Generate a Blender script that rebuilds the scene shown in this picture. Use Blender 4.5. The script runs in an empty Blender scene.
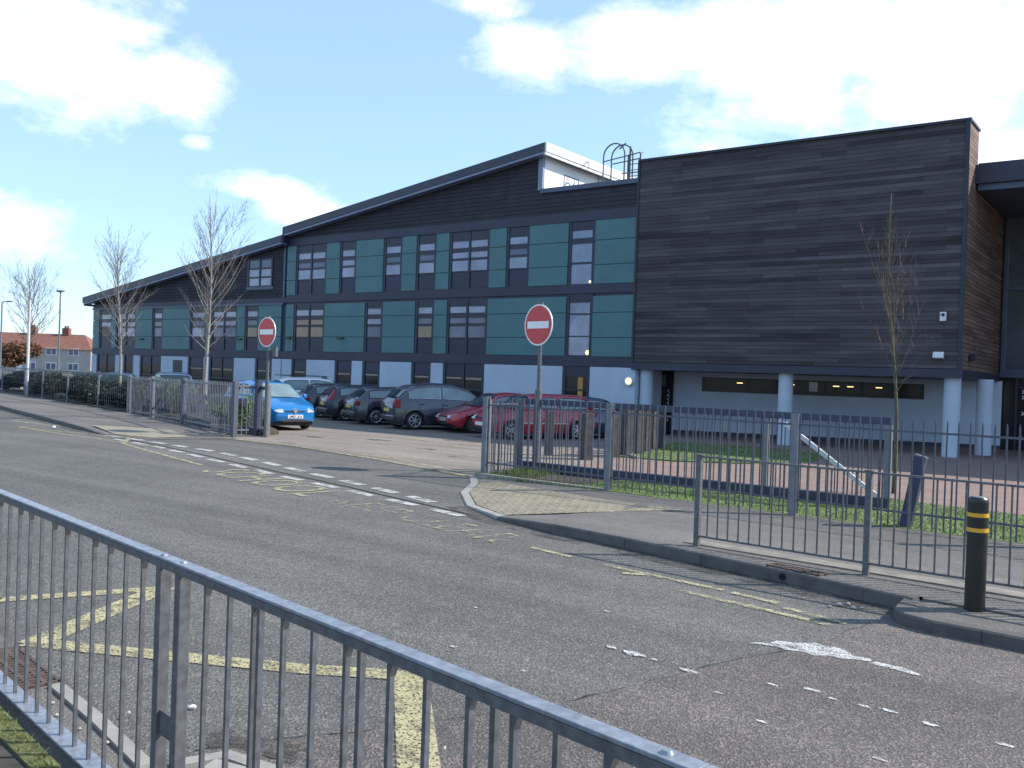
import bpy, bmesh, math, random
from mathutils import Vector, Matrix
R_ = math.radians
S = bpy.context.scene
COL = S.collection
rnd = random.Random(7)

# ------------------------------------------------------------------ helpers
class MB:
    """collects faces for ONE mesh object"""
    def __init__(s): s.v = []; s.f = []; s.m = []
    def add(s, vs, fs, mi=0):
        o = len(s.v); s.v += [tuple(p) for p in vs]
        for f in fs: s.f.append([i + o for i in f]); s.m.append(mi)
        return s
    def box(s, x0, x1, y0, y1, z0, z1, mi=0, rz=0, c=None):
        vs = [(x, y, z) for z in (z0, z1) for x, y in ((x0, y0), (x1, y0), (x1, y1), (x0, y1))]
        if rz:
            cx, cy = c if c else ((x0 + x1) / 2, (y0 + y1) / 2); a, b = math.cos(rz), math.sin(rz)
            vs = [(cx + (x - cx) * a - (y - cy) * b, cy + (x - cx) * b + (y - cy) * a, z) for x, y, z in vs]
        return s.add(vs, [(0, 3, 2, 1), (4, 5, 6, 7), (0, 1, 5, 4), (1, 2, 6, 5), (2, 3, 7, 6), (3, 0, 4, 7)], mi)
    def beam(s, p, q, w, h, up=(0, 0, 1), mi=0):
        p = Vector(p); q = Vector(q); d = (q - p).normalized(); up = Vector(up)
        a = d.cross(up)
        if a.length < 1e-4: a = d.cross(Vector((1, 0, 0)))
        a.normalize(); b = a.cross(d).normalized(); a *= w / 2; b *= h / 2
        vs = [p - a - b, p + a - b, p + a + b, p - a + b, q - a - b, q + a - b, q + a + b, q - a + b]
        return s.add(vs, [(3, 2, 1, 0), (4, 5, 6, 7), (0, 1, 5, 4), (1, 2, 6, 5), (2, 3, 7, 6), (3, 0, 4, 7)], mi)
    def tube(s, pts, rad, n=8, cap=True, mi=0):
        pts = [Vector(p) for p in pts]
        if not hasattr(rad, '__len__'): rad = [rad] * len(pts)
        vs = []; fs = []; prev = None
        for i, p in enumerate(pts):
            d = (pts[min(i + 1, len(pts) - 1)] - pts[max(i - 1, 0)]).normalized()
            if prev is None:
                a = d.cross(Vector((0, 0, 1)))
                if a.length < .05: a = d.cross(Vector((1, 0, 0)))
            else: a = prev - d * prev.dot(d)
            a.normalize(); prev = a; b = d.cross(a)
            for k in range(n):
                t = 2 * math.pi * k / n; vs.append(p + (a * math.cos(t) + b * math.sin(t)) * rad[i])
        for i in range(len(pts) - 1):
            for k in range(n):
                k2 = (k + 1) % n; fs.append((i * n + k, i * n + k2, (i + 1) * n + k2, (i + 1) * n + k))
        if cap: fs += [tuple(range(n))[::-1], tuple(range((len(pts) - 1) * n, len(pts) * n))]
        return s.add(vs, fs, mi)
    def prism(s, poly, z0, z1, mi=0, z0s=None):
        n = len(poly); vs = [(x, y, z0) for x, y in poly] + [(x, y, z1) for x, y in poly]
        fs = [tuple(range(n))[::-1], tuple(range(n, 2 * n))] + [(i, (i + 1) % n, n + (i + 1) % n, n + i) for i in range(n)]
        return s.add(vs, fs, mi)
    def prism_y(s, poly, y0, y1, mi=0):          # polygon in XZ extruded along Y
        n = len(poly); vs = [(x, y0, z) for x, z in poly] + [(x, y1, z) for x, z in poly]
        fs = [tuple(range(n)), tuple(range(n, 2 * n))[::-1]] + [(i, n + i, n + (i + 1) % n, (i + 1) % n) for i in range(n)]
        return s.add(vs, fs, mi)
    def sheet(s, poly, z=0, mi=0):
        return s.add([(p[0], p[1], p[2] if len(p) > 2 else z) for p in poly], [tuple(range(len(poly)))], mi)
    def build(s, name, mat, parent=None, smooth=False, loc=None, bevel=0):
        me = bpy.data.meshes.new(name); me.from_pydata(s.v, [], s.f)
        for m in (mat if isinstance(mat, (list, tuple)) else [mat]): me.materials.append(m)
        if any(s.m): me.polygons.foreach_set('material_index', s.m)
        me.validate(); me.update()
        bm = bmesh.new(); bm.from_mesh(me)
        if not getattr(s, 'open', False): bmesh.ops.recalc_face_normals(bm, faces=bm.faces)
        bm.to_mesh(me); bm.free()
        if smooth: me.polygons.foreach_set('use_smooth', [True] * len(me.polygons))
        o = bpy.data.objects.new(name, me); COL.objects.link(o)
        if parent: o.parent = parent
        if loc: o.location = loc
        if bevel:
            b = o.modifiers.new('bevel', 'BEVEL'); b.width = bevel; b.segments = 2; b.limit_method = 'ANGLE'
        return o

def tag(o, label=None, cat=None, group=None, kind=None):
    for k, v in (('label', label), ('category', cat), ('group', group), ('kind', kind)):
        if v: o[k] = v
    return o
def empty(name, loc=(0, 0, 0), rz=0, **k):
    o = bpy.data.objects.new(name, None); COL.objects.link(o); o.location = loc; o.rotation_euler = (0, 0, rz)
    o.empty_display_size = .2
    return tag(o, **k)
def copy_tree(o, parent=None):
    c = o.copy(); COL.objects.link(c); c.parent = parent
    for ch in [x for x in bpy.data.objects if x.parent == o]: copy_tree(ch, c)
    return c
def text_mb(body, size, depth=.004, bold=False):
    cu = bpy.data.curves.new('t', 'FONT'); cu.body = body; cu.size = size; cu.extrude = depth / 2
    cu.align_x = 'CENTER'; cu.align_y = 'CENTER'; cu.resolution_u = 3
    if bold: cu.offset = size * .018
    ob = bpy.data.objects.new('t', cu); COL.objects.link(ob)
    dg = bpy.context.evaluated_depsgraph_get(); me = bpy.data.meshes.new_from_object(ob.evaluated_get(dg))
    mb = MB(); mb.add([v.co[:] for v in me.vertices], [tuple(p.vertices) for p in me.polygons])
    bpy.data.objects.remove(ob); bpy.data.meshes.remove(me); bpy.data.curves.remove(cu)
    return mb

# ------------------------------------------------------------------ materials
def new_mat(name):
    m = bpy.data.materials.new(name); m.use_nodes = True
    nt = m.node_tree; b = nt.nodes['Principled BSDF']
    return m, nt, b
def N(nt, t, **k):
    n = nt.nodes.new(t)
    for a, v in k.items():
        if hasattr(n, a): setattr(n, a, v)
        else: n.inputs[a].default_value = v
    return n
def ramp(nt, stops, interp='LINEAR'):
    r = nt.nodes.new('ShaderNodeValToRGB'); r.color_ramp.interpolation = interp
    while len(r.color_ramp.elements) < len(stops): r.color_ramp.elements.new(.5)
    for e, (p, c) in zip(r.color_ramp.elements, stops): e.position = p; e.color = (*c, 1) if len(c) == 3 else c
    return r
def mixc(nt, fac, a, b, mode='MIX'):
    m = nt.nodes.new('ShaderNodeMix'); m.data_type = 'RGBA'; m.blend_type = mode
    for idx, v in ((0, fac), (6, a), (7, b)):
        if hasattr(v, 'links') or isinstance(v, bpy.types.NodeSocket): nt.links.new(v, m.inputs[idx])
        elif isinstance(v, (int, float)): m.inputs[idx].default_value = v
        else: m.inputs[idx].default_value = (*v, 1) if len(v) == 3 else v
    return m.outputs[2]
def coords(nt, scale=(1, 1, 1), obj=False, rot=(0, 0, 0)):
    t = nt.nodes.new('ShaderNodeTexCoord') if obj else nt.nodes.new('ShaderNodeNewGeometry')
    mp = nt.nodes.new('ShaderNodeMapping'); mp.inputs['Scale'].default_value = scale; mp.inputs['Rotation'].default_value = rot
    nt.links.new(t.outputs['Object'] if obj else t.outputs['Position'], mp.inputs[0]); return mp.outputs[0]
def noise(nt, vec, sc, detail=4, rough=.6):
    n = nt.nodes.new('ShaderNodeTexNoise'); n.inputs['Scale'].default_value = sc; n.inputs['Detail'].default_value = detail
    n.inputs['Roughness'].default_value = rough; nt.links.new(vec, n.inputs[0]); return n.outputs[0]
def bump(nt, b, h, strength=.3, dist=.01):
    n = nt.nodes.new('ShaderNodeBump'); n.inputs['Strength'].default_value = strength; n.inputs['Distance'].default_value = dist
    nt.links.new(h, n.inputs['Height']); nt.links.new(n.outputs[0], b.inputs['Normal'])

def plain(name, col, rough=.5, metal=0, var=.12, sc=3, spec=.5, coat=0, emit=None, es=1, obj=False, bumps=0):
    m, nt, b = new_mat(name)
    v = coords(nt, obj=obj); n = noise(nt, v, sc, 6)
    r = ramp(nt, [(.3, tuple(c * (1 - var) for c in col)), (.7, tuple(min(1, c * (1 + var)) for c in col))])
    nt.links.new(n, r.inputs[0]); nt.links.new(r.outputs[0], b.inputs['Base Color'])
    b.inputs['Roughness'].default_value = rough; b.inputs['Metallic'].default_value = metal
    b.inputs['Specular IOR Level'].default_value = spec; b.inputs['Coat Weight'].default_value = coat
    b.inputs['Coat Roughness'].default_value = .05
    if emit: b.inputs['Emission Color'].default_value = (*emit, 1); b.inputs['Emission Strength'].default_value = es
    if bumps: bump(nt, b, noise(nt, v, sc * 15, 3), bumps, .004)
    return m

def asphalt(name, base, stones, stonef=.5, patch=.2):
    m, nt, b = new_mat(name); v = coords(nt)
    big = noise(nt, v, .35, 5); mid = noise(nt, v, 6, 4)
    vo = N(nt, 'ShaderNodeTexVoronoi', Scale=75.); nt.links.new(v, vo.inputs[0])
    sr = ramp(nt, [(0, tuple(c * .55 for c in base)), (.42, base), (.62, base), (1, stones)])
    hs = N(nt, 'ShaderNodeSeparateColor'); nt.links.new(vo.outputs['Color'], hs.inputs[0]); nt.links.new(hs.outputs[0], sr.inputs[0])
    c1 = mixc(nt, stonef, base, sr.outputs[0])
    r2 = ramp(nt, [(.3, (1 - patch,) * 3), (.7, (1 + patch,) * 3)]); nt.links.new(big, r2.inputs[0])
    c2 = mixc(nt, 1., c1, r2.outputs[0], 'MULTIPLY')
    r3 = ramp(nt, [(.3, (.88, .88, .88)), (.7, (1.1, 1.1, 1.1))]); nt.links.new(mid, r3.inputs[0])
    c3 = mixc(nt, 1., c2, r3.outputs[0], 'MULTIPLY')
    # long traffic streaks
    vs = coords(nt, (.06, 1.1, 1), rot=(0, 0, R_(11))); st = noise(nt, vs, 1., 3)
    r4 = ramp(nt, [(.35, (.84, .84, .84)), (.65, (1.12, 1.12, 1.12))]); nt.links.new(st, r4.inputs[0])
    c4 = mixc(nt, 1., c3, r4.outputs[0], 'MULTIPLY')
    # sparse pale grit
    v2 = N(nt, 'ShaderNodeTexVoronoi', Scale=9.); nt.links.new(v, v2.inputs[0])
    r5 = ramp(nt, [(0, (1, 1, 1)), (.035, (0, 0, 0))]); nt.links.new(v2.outputs['Distance'], r5.inputs[0])
    c5 = mixc(nt, r5.outputs[0], c4, tuple(min(.6, c * 3) for c in base))
    nt.links.new(c5, b.inputs['Base Color']); b.inputs['Roughness'].default_value = .85
    b.inputs['Specular IOR Level'].default_value = .35
    bump(nt, b, vo.outputs['Distance'], .55, .012)
    return m

def brickmat(name, c1, c2, mortar, w, h, ms, swap='XZ', rough=.7, off=.5, bm=.3, nz=.2, extra=None):
    m, nt, b = new_mat(name)
    g = nt.nodes.new('ShaderNodeNewGeometry'); sp = nt.nodes.new('ShaderNodeSeparateXYZ'); cb = nt.nodes.new('ShaderNodeCombineXYZ')
    nt.links.new(g.outputs['Position'], sp.inputs[0])
    ix = {'X': 0, 'Y': 1, 'Z': 2}
    if swap == 'AZ':
        ad = N(nt, 'ShaderNodeMath', operation='ADD'); nt.links.new(sp.outputs[0], ad.inputs[0]); nt.links.new(sp.outputs[1], ad.inputs[1])
        nt.links.new(ad.outputs[0], cb.inputs[0]); nt.links.new(sp.outputs[2], cb.inputs[1])
    else:
        nt.links.new(sp.outputs[ix[swap[0]]], cb.inputs[0]); nt.links.new(sp.outputs[ix[swap[1]]], cb.inputs[1])
    vec = cb.outputs[0]
    def br(ww, o, fr):
        t = nt.nodes.new('ShaderNodeTexBrick'); t.offset = o; t.offset_frequency = fr
        for k, v in (('Scale', 1), ('Brick Width', ww), ('Row Height', h), ('Mortar Size', ms), ('Mortar Smooth', .1), ('Bias', 0)): t.inputs[k].default_value = v
        t.inputs['Color1'].default_value = (*c1, 1); t.inputs['Color2'].default_value = (*c2, 1); t.inputs['Mortar'].default_value = (*mortar, 1)
        nt.links.new(vec, t.inputs[0]); return t
    t1 = br(w, off, 2); t2 = br(w * 1.63, .37, 3)
    c = mixc(nt, .5, t1.outputs[0], t2.outputs[0])
    sc = nt.nodes.new('ShaderNodeMapping'); sc.inputs['Scale'].default_value = (.35, 3., 1) if extra == 'wood' else (1, 1, 1); nt.links.new(vec, sc.inputs[0])
    n = noise(nt, sc.outputs[0], 1.3 if extra == 'wood' else 2, 6)
    r = ramp(nt, [(.3, (1 - nz,) * 3), (.7, (1 + nz,) * 3)]); nt.links.new(n, r.inputs[0])
    c = mixc(nt, 1., c, r.outputs[0], 'MULTIPLY')
    nt.links.new(c, b.inputs['Base Color']); b.inputs['Roughness'].default_value = rough; b.inputs['Specular IOR Level'].default_value = .2
    bump(nt, b, t1.outputs['Fac'], -bm, .01)
    return m

def leafmat(name, a, b_):
    m, nt, b = new_mat(name); v = coords(nt); n = noise(nt, v, 9, 3)
    r = ramp(nt, [(.3, a), (.7, b_)]); nt.links.new(n, r.inputs[0]); nt.links.new(r.outputs[0], b.inputs['Base Color'])
    b.inputs['Roughness'].default_value = .55
    tr = nt.nodes.new('ShaderNodeBsdfTranslucent'); nt.links.new(r.outputs[0], tr.inputs[0])
    mx = nt.nodes.new('ShaderNodeMixShader'); mx.inputs[0].default_value = .25
    nt.links.new(b.outputs[0], mx.inputs[1]); nt.links.new(tr.outputs[0], mx.inputs[2])
    nt.links.new(mx.outputs[0], nt.nodes['Material Output'].inputs[0]); return m

def worn(name, col, under, thr=.45, sc=7):
    """thermoplastic paint worn down to the tarmac: the worn places are see-through"""
    m, nt, b = new_mat(name); v = coords(nt); n = noise(nt, v, sc, 10, .72)
    r = ramp(nt, [(thr - .09, (0, 0, 0)), (thr + .07, (.9, .9, .9)), (.8, (1, 1, 1))]); nt.links.new(n, r.inputs[0])
    vg = N(nt, 'ShaderNodeTexVoronoi', Scale=85.); nt.links.new(v, vg.inputs[0])
    sg = nt.nodes.new('ShaderNodeSeparateColor'); nt.links.new(vg.outputs['Color'], sg.inputs[0])
    rg = ramp(nt, [(.16, (.12, .12, .12)), (.34, (1, 1, 1))]); nt.links.new(sg.outputs[0], rg.inputs[0])
    al = mixc(nt, 1., r.outputs[0], rg.outputs[0], 'MULTIPLY')
    n2 = noise(nt, v, 3, 6); r2 = ramp(nt, [(.3, tuple(c * .72 for c in col)), (.65, col)]); nt.links.new(n2, r2.inputs[0])
    nt.links.new(r2.outputs[0], b.inputs['Base Color']); nt.links.new(al, b.inputs['Alpha'])
    b.inputs['Roughness'].default_value = .7; return m

M = {}
M['road'] = asphalt('road_asphalt', (.108, .106, .1), (.25, .235, .21), .7, .14)
M['road_red'] = asphalt('road_red_aggregate', (.11, .104, .098), (.27, .2, .175), .8, .14)
M['pave'] = asphalt('pavement_asphalt', (.145, .135, .125), (.23, .215, .2), .45, .16)
M['carpark'] = asphalt('car_park_asphalt', (.225, .195, .168), (.31, .275, .235), .4, .12)
M['kerb'] = plain('kerb_concrete', (.105, .10, .095), .85, var=.25, sc=5, bumps=.3)
M['kerb_dark'] = plain('kerb_weathered', (.085, .08, .075), .85, var=.3, sc=4, bumps=.3)
M['kerb_light'] = plain('kerb_pale', (.27, .26, .235), .85, var=.2, sc=6, bumps=.3)
M['earth'] = plain('field_ground', (.07, .085, .04), .95, var=.3, sc=.3)
M['soil'] = plain('bed_soil', (.06, .05, .035), .95, var=.4, sc=6, bumps=.6)
M['grass'] = plain('grass_base', (.105, .155, .045), .9, var=.35, sc=1.6, bumps=.5)
M['blade'] = leafmat('grass_blade', (.07, .125, .025), (.20, .26, .07))
M['yellow'] = worn('worn_yellow_paint', (.47, .42, .23), None, .42, 6)
M['yellow2'] = worn('very_worn_yellow_paint', (.46, .42, .24), None, .465, 6)
M['white_worn'] = worn('worn_white_paint', (.62, .62, .6), None, .455, 4)
M['white_paint'] = worn('white_road_paint', (.62, .62, .6), None, .43, 9)
M['galv'] = plain('galvanised_steel', (.115, .118, .128), .5, .2, var=.3, sc=22)  # base darkened to carry the shade on backlit posts and pickets
M['galv_lit'] = plain('galvanised_lit_rail', (.26, .285, .32), .42, .4, var=.3, sc=26)  # paler copy of the steel: light on upturned faces put into colour
M['fence'] = plain('fence_grey_paint', (.075, .085, .115), .5, .1, var=.2, sc=6)
M['fence_light'] = plain('fence_weathered_galvanised', (.16, .175, .20), .5, .25, var=.2, sc=6)
M['gate'] = plain('gate_dark_paint', (.035, .045, .085), .45, .1, var=.15, sc=4)
M['black'] = plain('bollard_black', (.012, .014, .013), .35, var=.3, sc=8)
M['amber'] = plain('bollard_yellow_band', (.75, .38, .03), .4, var=.1)
M['sign_red'] = plain('sign_red', (.55, .03, .04), .35, var=.06)
M['sign_white'] = plain('sign_white', (.8, .8, .8), .35, var=.04)
M['sign_back'] = plain('sign_grey_back', (.3, .31, .32), .5, .3)
M['teal'] = plain('green_cladding_panel', (.056, .155, .17), .45, var=.1, sc=.9)
M['navy'] = plain('navy_metal_band', (.03, .033, .06), .5, .1, var=.14, sc=1.5)
M['frame'] = plain('window_frame_dark', (.011, .013, .032), .4, var=.15)
M['spandrel'] = plain('spandrel_glass', (.03, .034, .068), .35, var=.2, sc=.6, spec=.3)
M['joint'] = plain('panel_joint', (.03, .07, .08), .6)
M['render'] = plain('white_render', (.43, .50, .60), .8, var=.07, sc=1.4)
M['white_clad'] = plain('white_roof_cladding', (.82, .82, .80), .5, var=.03, sc=.8)
M['roof'] = plain('roof_dark_metal', (.032, .037, .06), .4, .1, var=.1, sc=.5)
M['roof_under'] = plain('roof_light_trim', (.2, .235, .33), .5, .1, var=.08)
M['coping'] = plain('coping_metal', (.065, .085, .13), .4, .2, var=.1)
M['wood'] = brickmat('weathered_timber_boards', (.046, .042, .046), (.112, .104, .116), (.018, .017, .02), 3.1, .135, .006, 'XZ', .9, .5, .8, .28, 'wood')
M['wood_end'] = brickmat('timber_boards_end', (.11, .065, .055), (.24, .17, .14), (.02, .014, .012), 2.0, .135, .01, 'YZ', .85, .5, .5, .25, 'wood')
M['clad'] = brickmat('dark_cladding_boards', (.044, .045, .058), (.057, .057, .07), (.018, .018, .024), 3.3, .17, .012, 'XZ', .9, .5, .6, .14)
M['paving'] = brickmat('pink_block_paving', (.22, .155, .135), (.29, .21, .18), (.12, .09, .08), .2, .1, .006, 'XY', .85, .5, .4, .12)
M['tactile'] = brickmat('buff_tactile_paving', (.30, .265, .19), (.38, .335, .25), (.13, .12, .09), .1, .1, .018, 'XY', .85, 0, 1., .18)
M['timber_post'] = plain('rough_timber', (.06, .055, .055), .9, var=.45, sc=9, bumps=.5)
M['bark'] = plain('grey_bark', (.17, .155, .14), .9, var=.35, sc=16, bumps=.6)
M['bark_pale'] = plain('pale_bark', (.26, .24, .215), .9, var=.4, sc=16, bumps=.4)
M['twig'] = plain('twig_bark', (.12, .105, .10), .9, var=.3, sc=10)
M['twig_red'] = plain('reddish_twig', (.14, .095, .085), .9, var=.3, sc=10)
M['moss_bark'] = plain('mossy_bark', (.095, .09, .055), .9, var=.4, sc=9, bumps=.4)
M['hedge'] = leafmat('dark_evergreen_leaf', (.005, .016, .010), (.014, .034, .018))
M['shrub'] = leafmat('light_green_leaf', (.07, .13, .05), (.17, .25, .10))
M['shrub_grey'] = leafmat('grey_green_leaf', (.13, .19, .15), (.22, .29, .22))
M['rust_leaf'] = leafmat('rust_leaf', (.12, .05, .025), (.2, .10, .05))
M['stem'] = plain('shrub_stem', (.1, .075, .05), .9)
M['brick_red'] = plain('red_roof_tiles', (.20, .085, .06), .85, var=.25, sc=2)
M['pebble'] = plain('pebbledash', (.40, .355, .34), .9, var=.15, sc=1)
M['upvc'] = plain('white_upvc', (.75, .76, .78), .5)
M['lamp_on'] = plain('lit_lamp', (.9, .75, .4), .5, emit=(1., .72, .3), es=1.2)
M['grate'] = plain('rusty_iron', (.10, .07, .06), .85, .2, var=.35, sc=15, bumps=.5)
M['void'] = plain('dark_opening', (.008, .008, .009), .9)
M['litter'] = plain('litter_white', (.75, .75, .73), .7)
M['stone'] = plain('loose_stone', (.4, .38, .35), .9, var=.3, sc=30)
M['tyre'] = plain('tyre_rubber', (.018, .018, .02), .85)
M['alloy'] = plain('alloy_rim', (.45, .46, .48), .3, .8, var=.05)
M['car_glass'] = plain('car_glass', (.035, .05, .055), .06, var=.1, spec=.8)
M['car_glass_light'] = plain('car_glass_clear', (.16, .22, .23), .08, var=.25, sc=2, spec=.9)
M['trim'] = plain('black_plastic', (.02, .02, .022), .6)
M['chrome'] = plain('chrome_emblem', (.75, .76, .78), .15, .9, var=.02)
M['lamp_clear'] = plain('headlamp_glass', (.55, .58, .6), .12, .2, var=.25, sc=25)
M['lamp_red'] = plain('tail_lamp_red', (.26, .012, .02), .25)
M['lamp_orange'] = plain('tail_lamp_orange', (.75, .22, .08), .2)
M['plate_w'] = plain('white_number_plate', (.78, .78, .76), .4, var=.02)
M['plate_y'] = plain('yellow_number_plate', (.65, .5, .12), .4, var=.02)
M['mark'] = plain('plate_letters', (.012, .012, .012), .5)
M['box_white'] = plain('device_housing', (.6, .62, .63), .4)
def glassmat(name, col, rough=.07, spec=.7, curtain=None):
    m, nt, b = new_mat(name); v = coords(nt, (1, 1, 1)); n = noise(nt, v, .9, 5)
    r = ramp(nt, [(.32, tuple(c * .72 for c in col)), (.68, tuple(c * 1.25 for c in col))]); nt.links.new(n, r.inputs[0])
    nt.links.new(r.outputs[0], b.inputs['Base Color']); b.inputs['Roughness'].default_value = rough; b.inputs['Specular IOR Level'].default_value = spec
    return m
M['pane'] = glassmat('pane_with_pale_blind', (.25, .27, .38))
M['pane_mid'] = glassmat('pane_reflecting', (.12, .135, .21), .1, .4)
M['pane_dark'] = glassmat('pane_dark_room', (.022, .02, .024), .15, .25)
M['pane_brown'] = glassmat('pane_brown_curtain', (.17, .075, .045))
M['pane_stair'] = glassmat('stair_glazing', (.21, .24, .36))
M['ent_glass'] = glassmat('entrance_glazing', (.085, .105, .12), .05, 1.)
def paint(name, col, metal=.3): return plain(name, col, .32, metal, var=.04, sc=2, coat=.9)
M['p_blue'] = paint('car_paint_blue', (.008, .2, .52), .35)
M['p_grey'] = paint('car_paint_grey', (.055, .06, .075), .5)
M['p_dark'] = paint('car_paint_dark', (.035, .038, .05), .4)
M['p_dark2'] = paint('car_paint_black_blue', (.02, .022, .035), .3)
M['p_slate'] = paint('car_paint_slate', (.055, .06, .075), .4)
M['p_red'] = paint('car_paint_red', (.36, .012, .03), .1)
M['p_red2'] = paint('car_paint_bright_red', (.36, .012, .035), .05)
M['p_white'] = paint('car_paint_white', (.85, .86, .9), 0)
M['p_silver'] = paint('car_paint_silver_blue', (.36, .42, .52), .5)
M['p_navy'] = paint('car_paint_navy', (.02, .035, .09), .3)

# ------------------------------------------------------------------ camera, light, sky
cam = bpy.data.cameras.new('camera'); co = bpy.data.objects.new('camera', cam); COL.objects.link(co); S.camera = co
F, CX, CY = 920., 512, 384
AZ = math.atan(1242 / F); PT = math.atan(-7 / F); RL = R_(2.0)
d = Vector((-math.cos(AZ) * math.cos(PT), math.sin(AZ) * math.cos(PT), math.sin(PT))).normalized()
r0 = d.cross(Vector((0, 0, 1))).normalized(); u0 = r0.cross(d)
Rv = r0 * math.cos(RL) + u0 * math.sin(RL); Uv = u0 * math.cos(RL) - r0 * math.sin(RL)
mt = Matrix((Rv, Uv, -d)).transposed().to_4x4(); mt.translation = (0, 0, 2.0); co.matrix_world = mt
cam.sensor_width = 36; cam.lens = 36 * F / 1024; cam.clip_end = 3000; cam.clip_start = .05

SUN_AZ, SUN_EL = R_(41), R_(38)
sd = Vector((math.cos(SUN_EL) * math.cos(SUN_AZ), math.cos(SUN_EL) * math.sin(SUN_AZ), math.sin(SUN_EL)))
sl = bpy.data.lights.new('sun', 'SUN'); sl.energy = 4.1; sl.angle = R_(.5); sl.color = (1, .925, .82)
so = bpy.data.objects.new('sun', sl); COL.objects.link(so); so.rotation_euler = sd.to_track_quat('Z', 'Y').to_euler(); so.location = (20, 20, 40)

w = bpy.data.worlds.new('World'); S.world = w; w.use_nodes = True; nt = w.node_tree
bg = nt.nodes['Background']; bg.inputs[1].default_value = .15
sky = nt.nodes.new('ShaderNodeTexSky'); sky.sky_type = 'NISHITA'; sky.sun_disc = False
sky.sun_elevation = SUN_EL; sky.sun_rotation = R_(90) - SUN_AZ; sky.air_density = 1.0; sky.dust_density = .25; sky.ozone_density = 1.5
tc = nt.nodes.new('ShaderNodeTexCoord'); dirv = tc.outputs['Generated']
# clouds: fractal noise on a cloud layer seen in the world's directions, denser round a few bearings
BL = [(-.86, .43, .295, .11, .08, 1.25), (-.80, .52, .275, .06, .045, 1.25), (-.82, .48, .31, .05, .03, 1.), (-.90, .42, .13, .055, .04, 1.), (-.775, .60, .185, .06, .018, 1.), (-.75, .64, .165, .06, .02, 1.),
      (-.80, .54, .222, .022, .01, .8), (-.55, .76, .33, .08, .035, 1.05), (-.59, .72, .375, .06, .02, .9), (-.45, .80, .33, .12, .055, 1.2), (-.33, .87, .33, .16, .07, 1.3), (-.17, .93, .31, .16, .085, 1.35), (-.35, .89, .28, .13, .04, 1.),
      (-.41, .88, .25, .06, .02, .9), (-.1, .95, .2, .14, .08, 1.05), (.1, .95, .25, .25, .15, 1.2), (.55, .80, .3, .3, .15, .9), (.3, -.85, .45, .5, .15, .9), (-.6, -.7, .5, .3, .15, .8), (-.98, -.1, .25, .15, .08, .9)]
acc = None
for x, y, z, a, b_, s_ in BL:
    c = Vector((x, y, z)).normalized(); e1 = Vector((0, 0, 1)).cross(c).normalized(); e2 = c.cross(e1)
    def dot(v):
        n = N(nt, 'ShaderNodeVectorMath', operation='DOT_PRODUCT'); nt.links.new(dirv, n.inputs[0]); n.inputs[1].default_value = v; return n.outputs['Value']
    def mth(op, i0, i1=None, i2=None):
        n = N(nt, 'ShaderNodeMath', operation=op)
        for k, i in enumerate((i0, i1, i2)):
            if i is None: continue
            if isinstance(i, (int, float)): n.inputs[k].default_value = i
            else: nt.links.new(i, n.inputs[k])
        return n.outputs[0]
    u = mth('POWER', mth('ABSOLUTE', dot(e1 / a)), 2.); v = mth('POWER', mth('ABSOLUTE', dot(e2 / b_)), 2.)
    g = mth('MULTIPLY', mth('EXPONENT', mth('MULTIPLY', mth('ADD', u, v), -1.)), s_)
    g = mth('MULTIPLY', g, mth('GREATER_THAN', dot(c), 0.))
    acc = g if acc is None else mth('MAXIMUM', acc, g)
mp = nt.nodes.new('ShaderNodeMapping'); mp.inputs['Scale'].default_value = (1, 1, 1.7); nt.links.new(dirv, mp.inputs[0])
nz = noise(nt, mp.outputs[0], 8., 12, .66); nz2 = noise(nt, mp.outputs[0], 17, 6, .55)
den = mth('ADD', mth('ADD', mth('MULTIPLY', nz, 2.3), mth('MULTIPLY', nz2, .7)), mth('SUBTRACT', mth('MULTIPLY', acc, 1.1), 1.98))
cr = ramp(nt, [(0., (0, 0, 0)), (.3, (.3, .3, .3)), (.6, (.75, .75, .75)), (1., (1, 1, 1))]); nt.links.new(den, cr.inputs[0])
sepz = N(nt, 'ShaderNodeSeparateXYZ'); nt.links.new(dirv, sepz.inputs[0])
tint = mixc(nt, .55, mixc(nt, 1., sky.outputs[0], (.95, 1.06, 1.2), 'MULTIPLY'), (2.15, 3.15, 4.4))
ccol = mixc(nt, nz, (5.2, 5.5, 5.8), (6.6, 6.7, 6.8))
fin = mixc(nt, cr.outputs[0], tint, ccol); nt.links.new(fin, bg.inputs[0])

vs = S.view_settings; vs.view_transform = 'Standard'; vs.look = 'None'; vs.exposure = .76; vs.gamma = 1; vs.use_curve_mapping = False
S.render.engine = 'CYCLES'
S.cycles.max_bounces = 6

# ------------------------------------------------------------------ ground
def struct(name, mb, mat, **k): o = mb.build(name, mat); o['kind'] = 'structure'; return o
struct('ground', MB().sheet([(-900, -500), (600, -500), (600, 900), (-900, 900)], -.03), M['earth'])
struct('road', MB().sheet([(-140, -12), (60, -12), (60, 12.), (0, 13.5), (-11.3, 14.2), (-14.9, 15.2), (-18.5, 15.95), (-22.3, 16.1), (-24, 18), (-140, 48), ], 0), M['road'])
struct('red_road_surface', MB().sheet([(-4.35, 2.2), (-3.98, 3.12), (-3.75, 3.5), (-3.42, 4.05), (-3.06, 4.75), (-2.9, 5.3), (-2.74, 5.9), (-2.45, 6.8), (-2.26, 7.42), (-2.12, 8.4), (-1.9, 9.), (30, 8.5), (30, -6), (-3.5, -6)], .004), M['road_red'])
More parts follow.
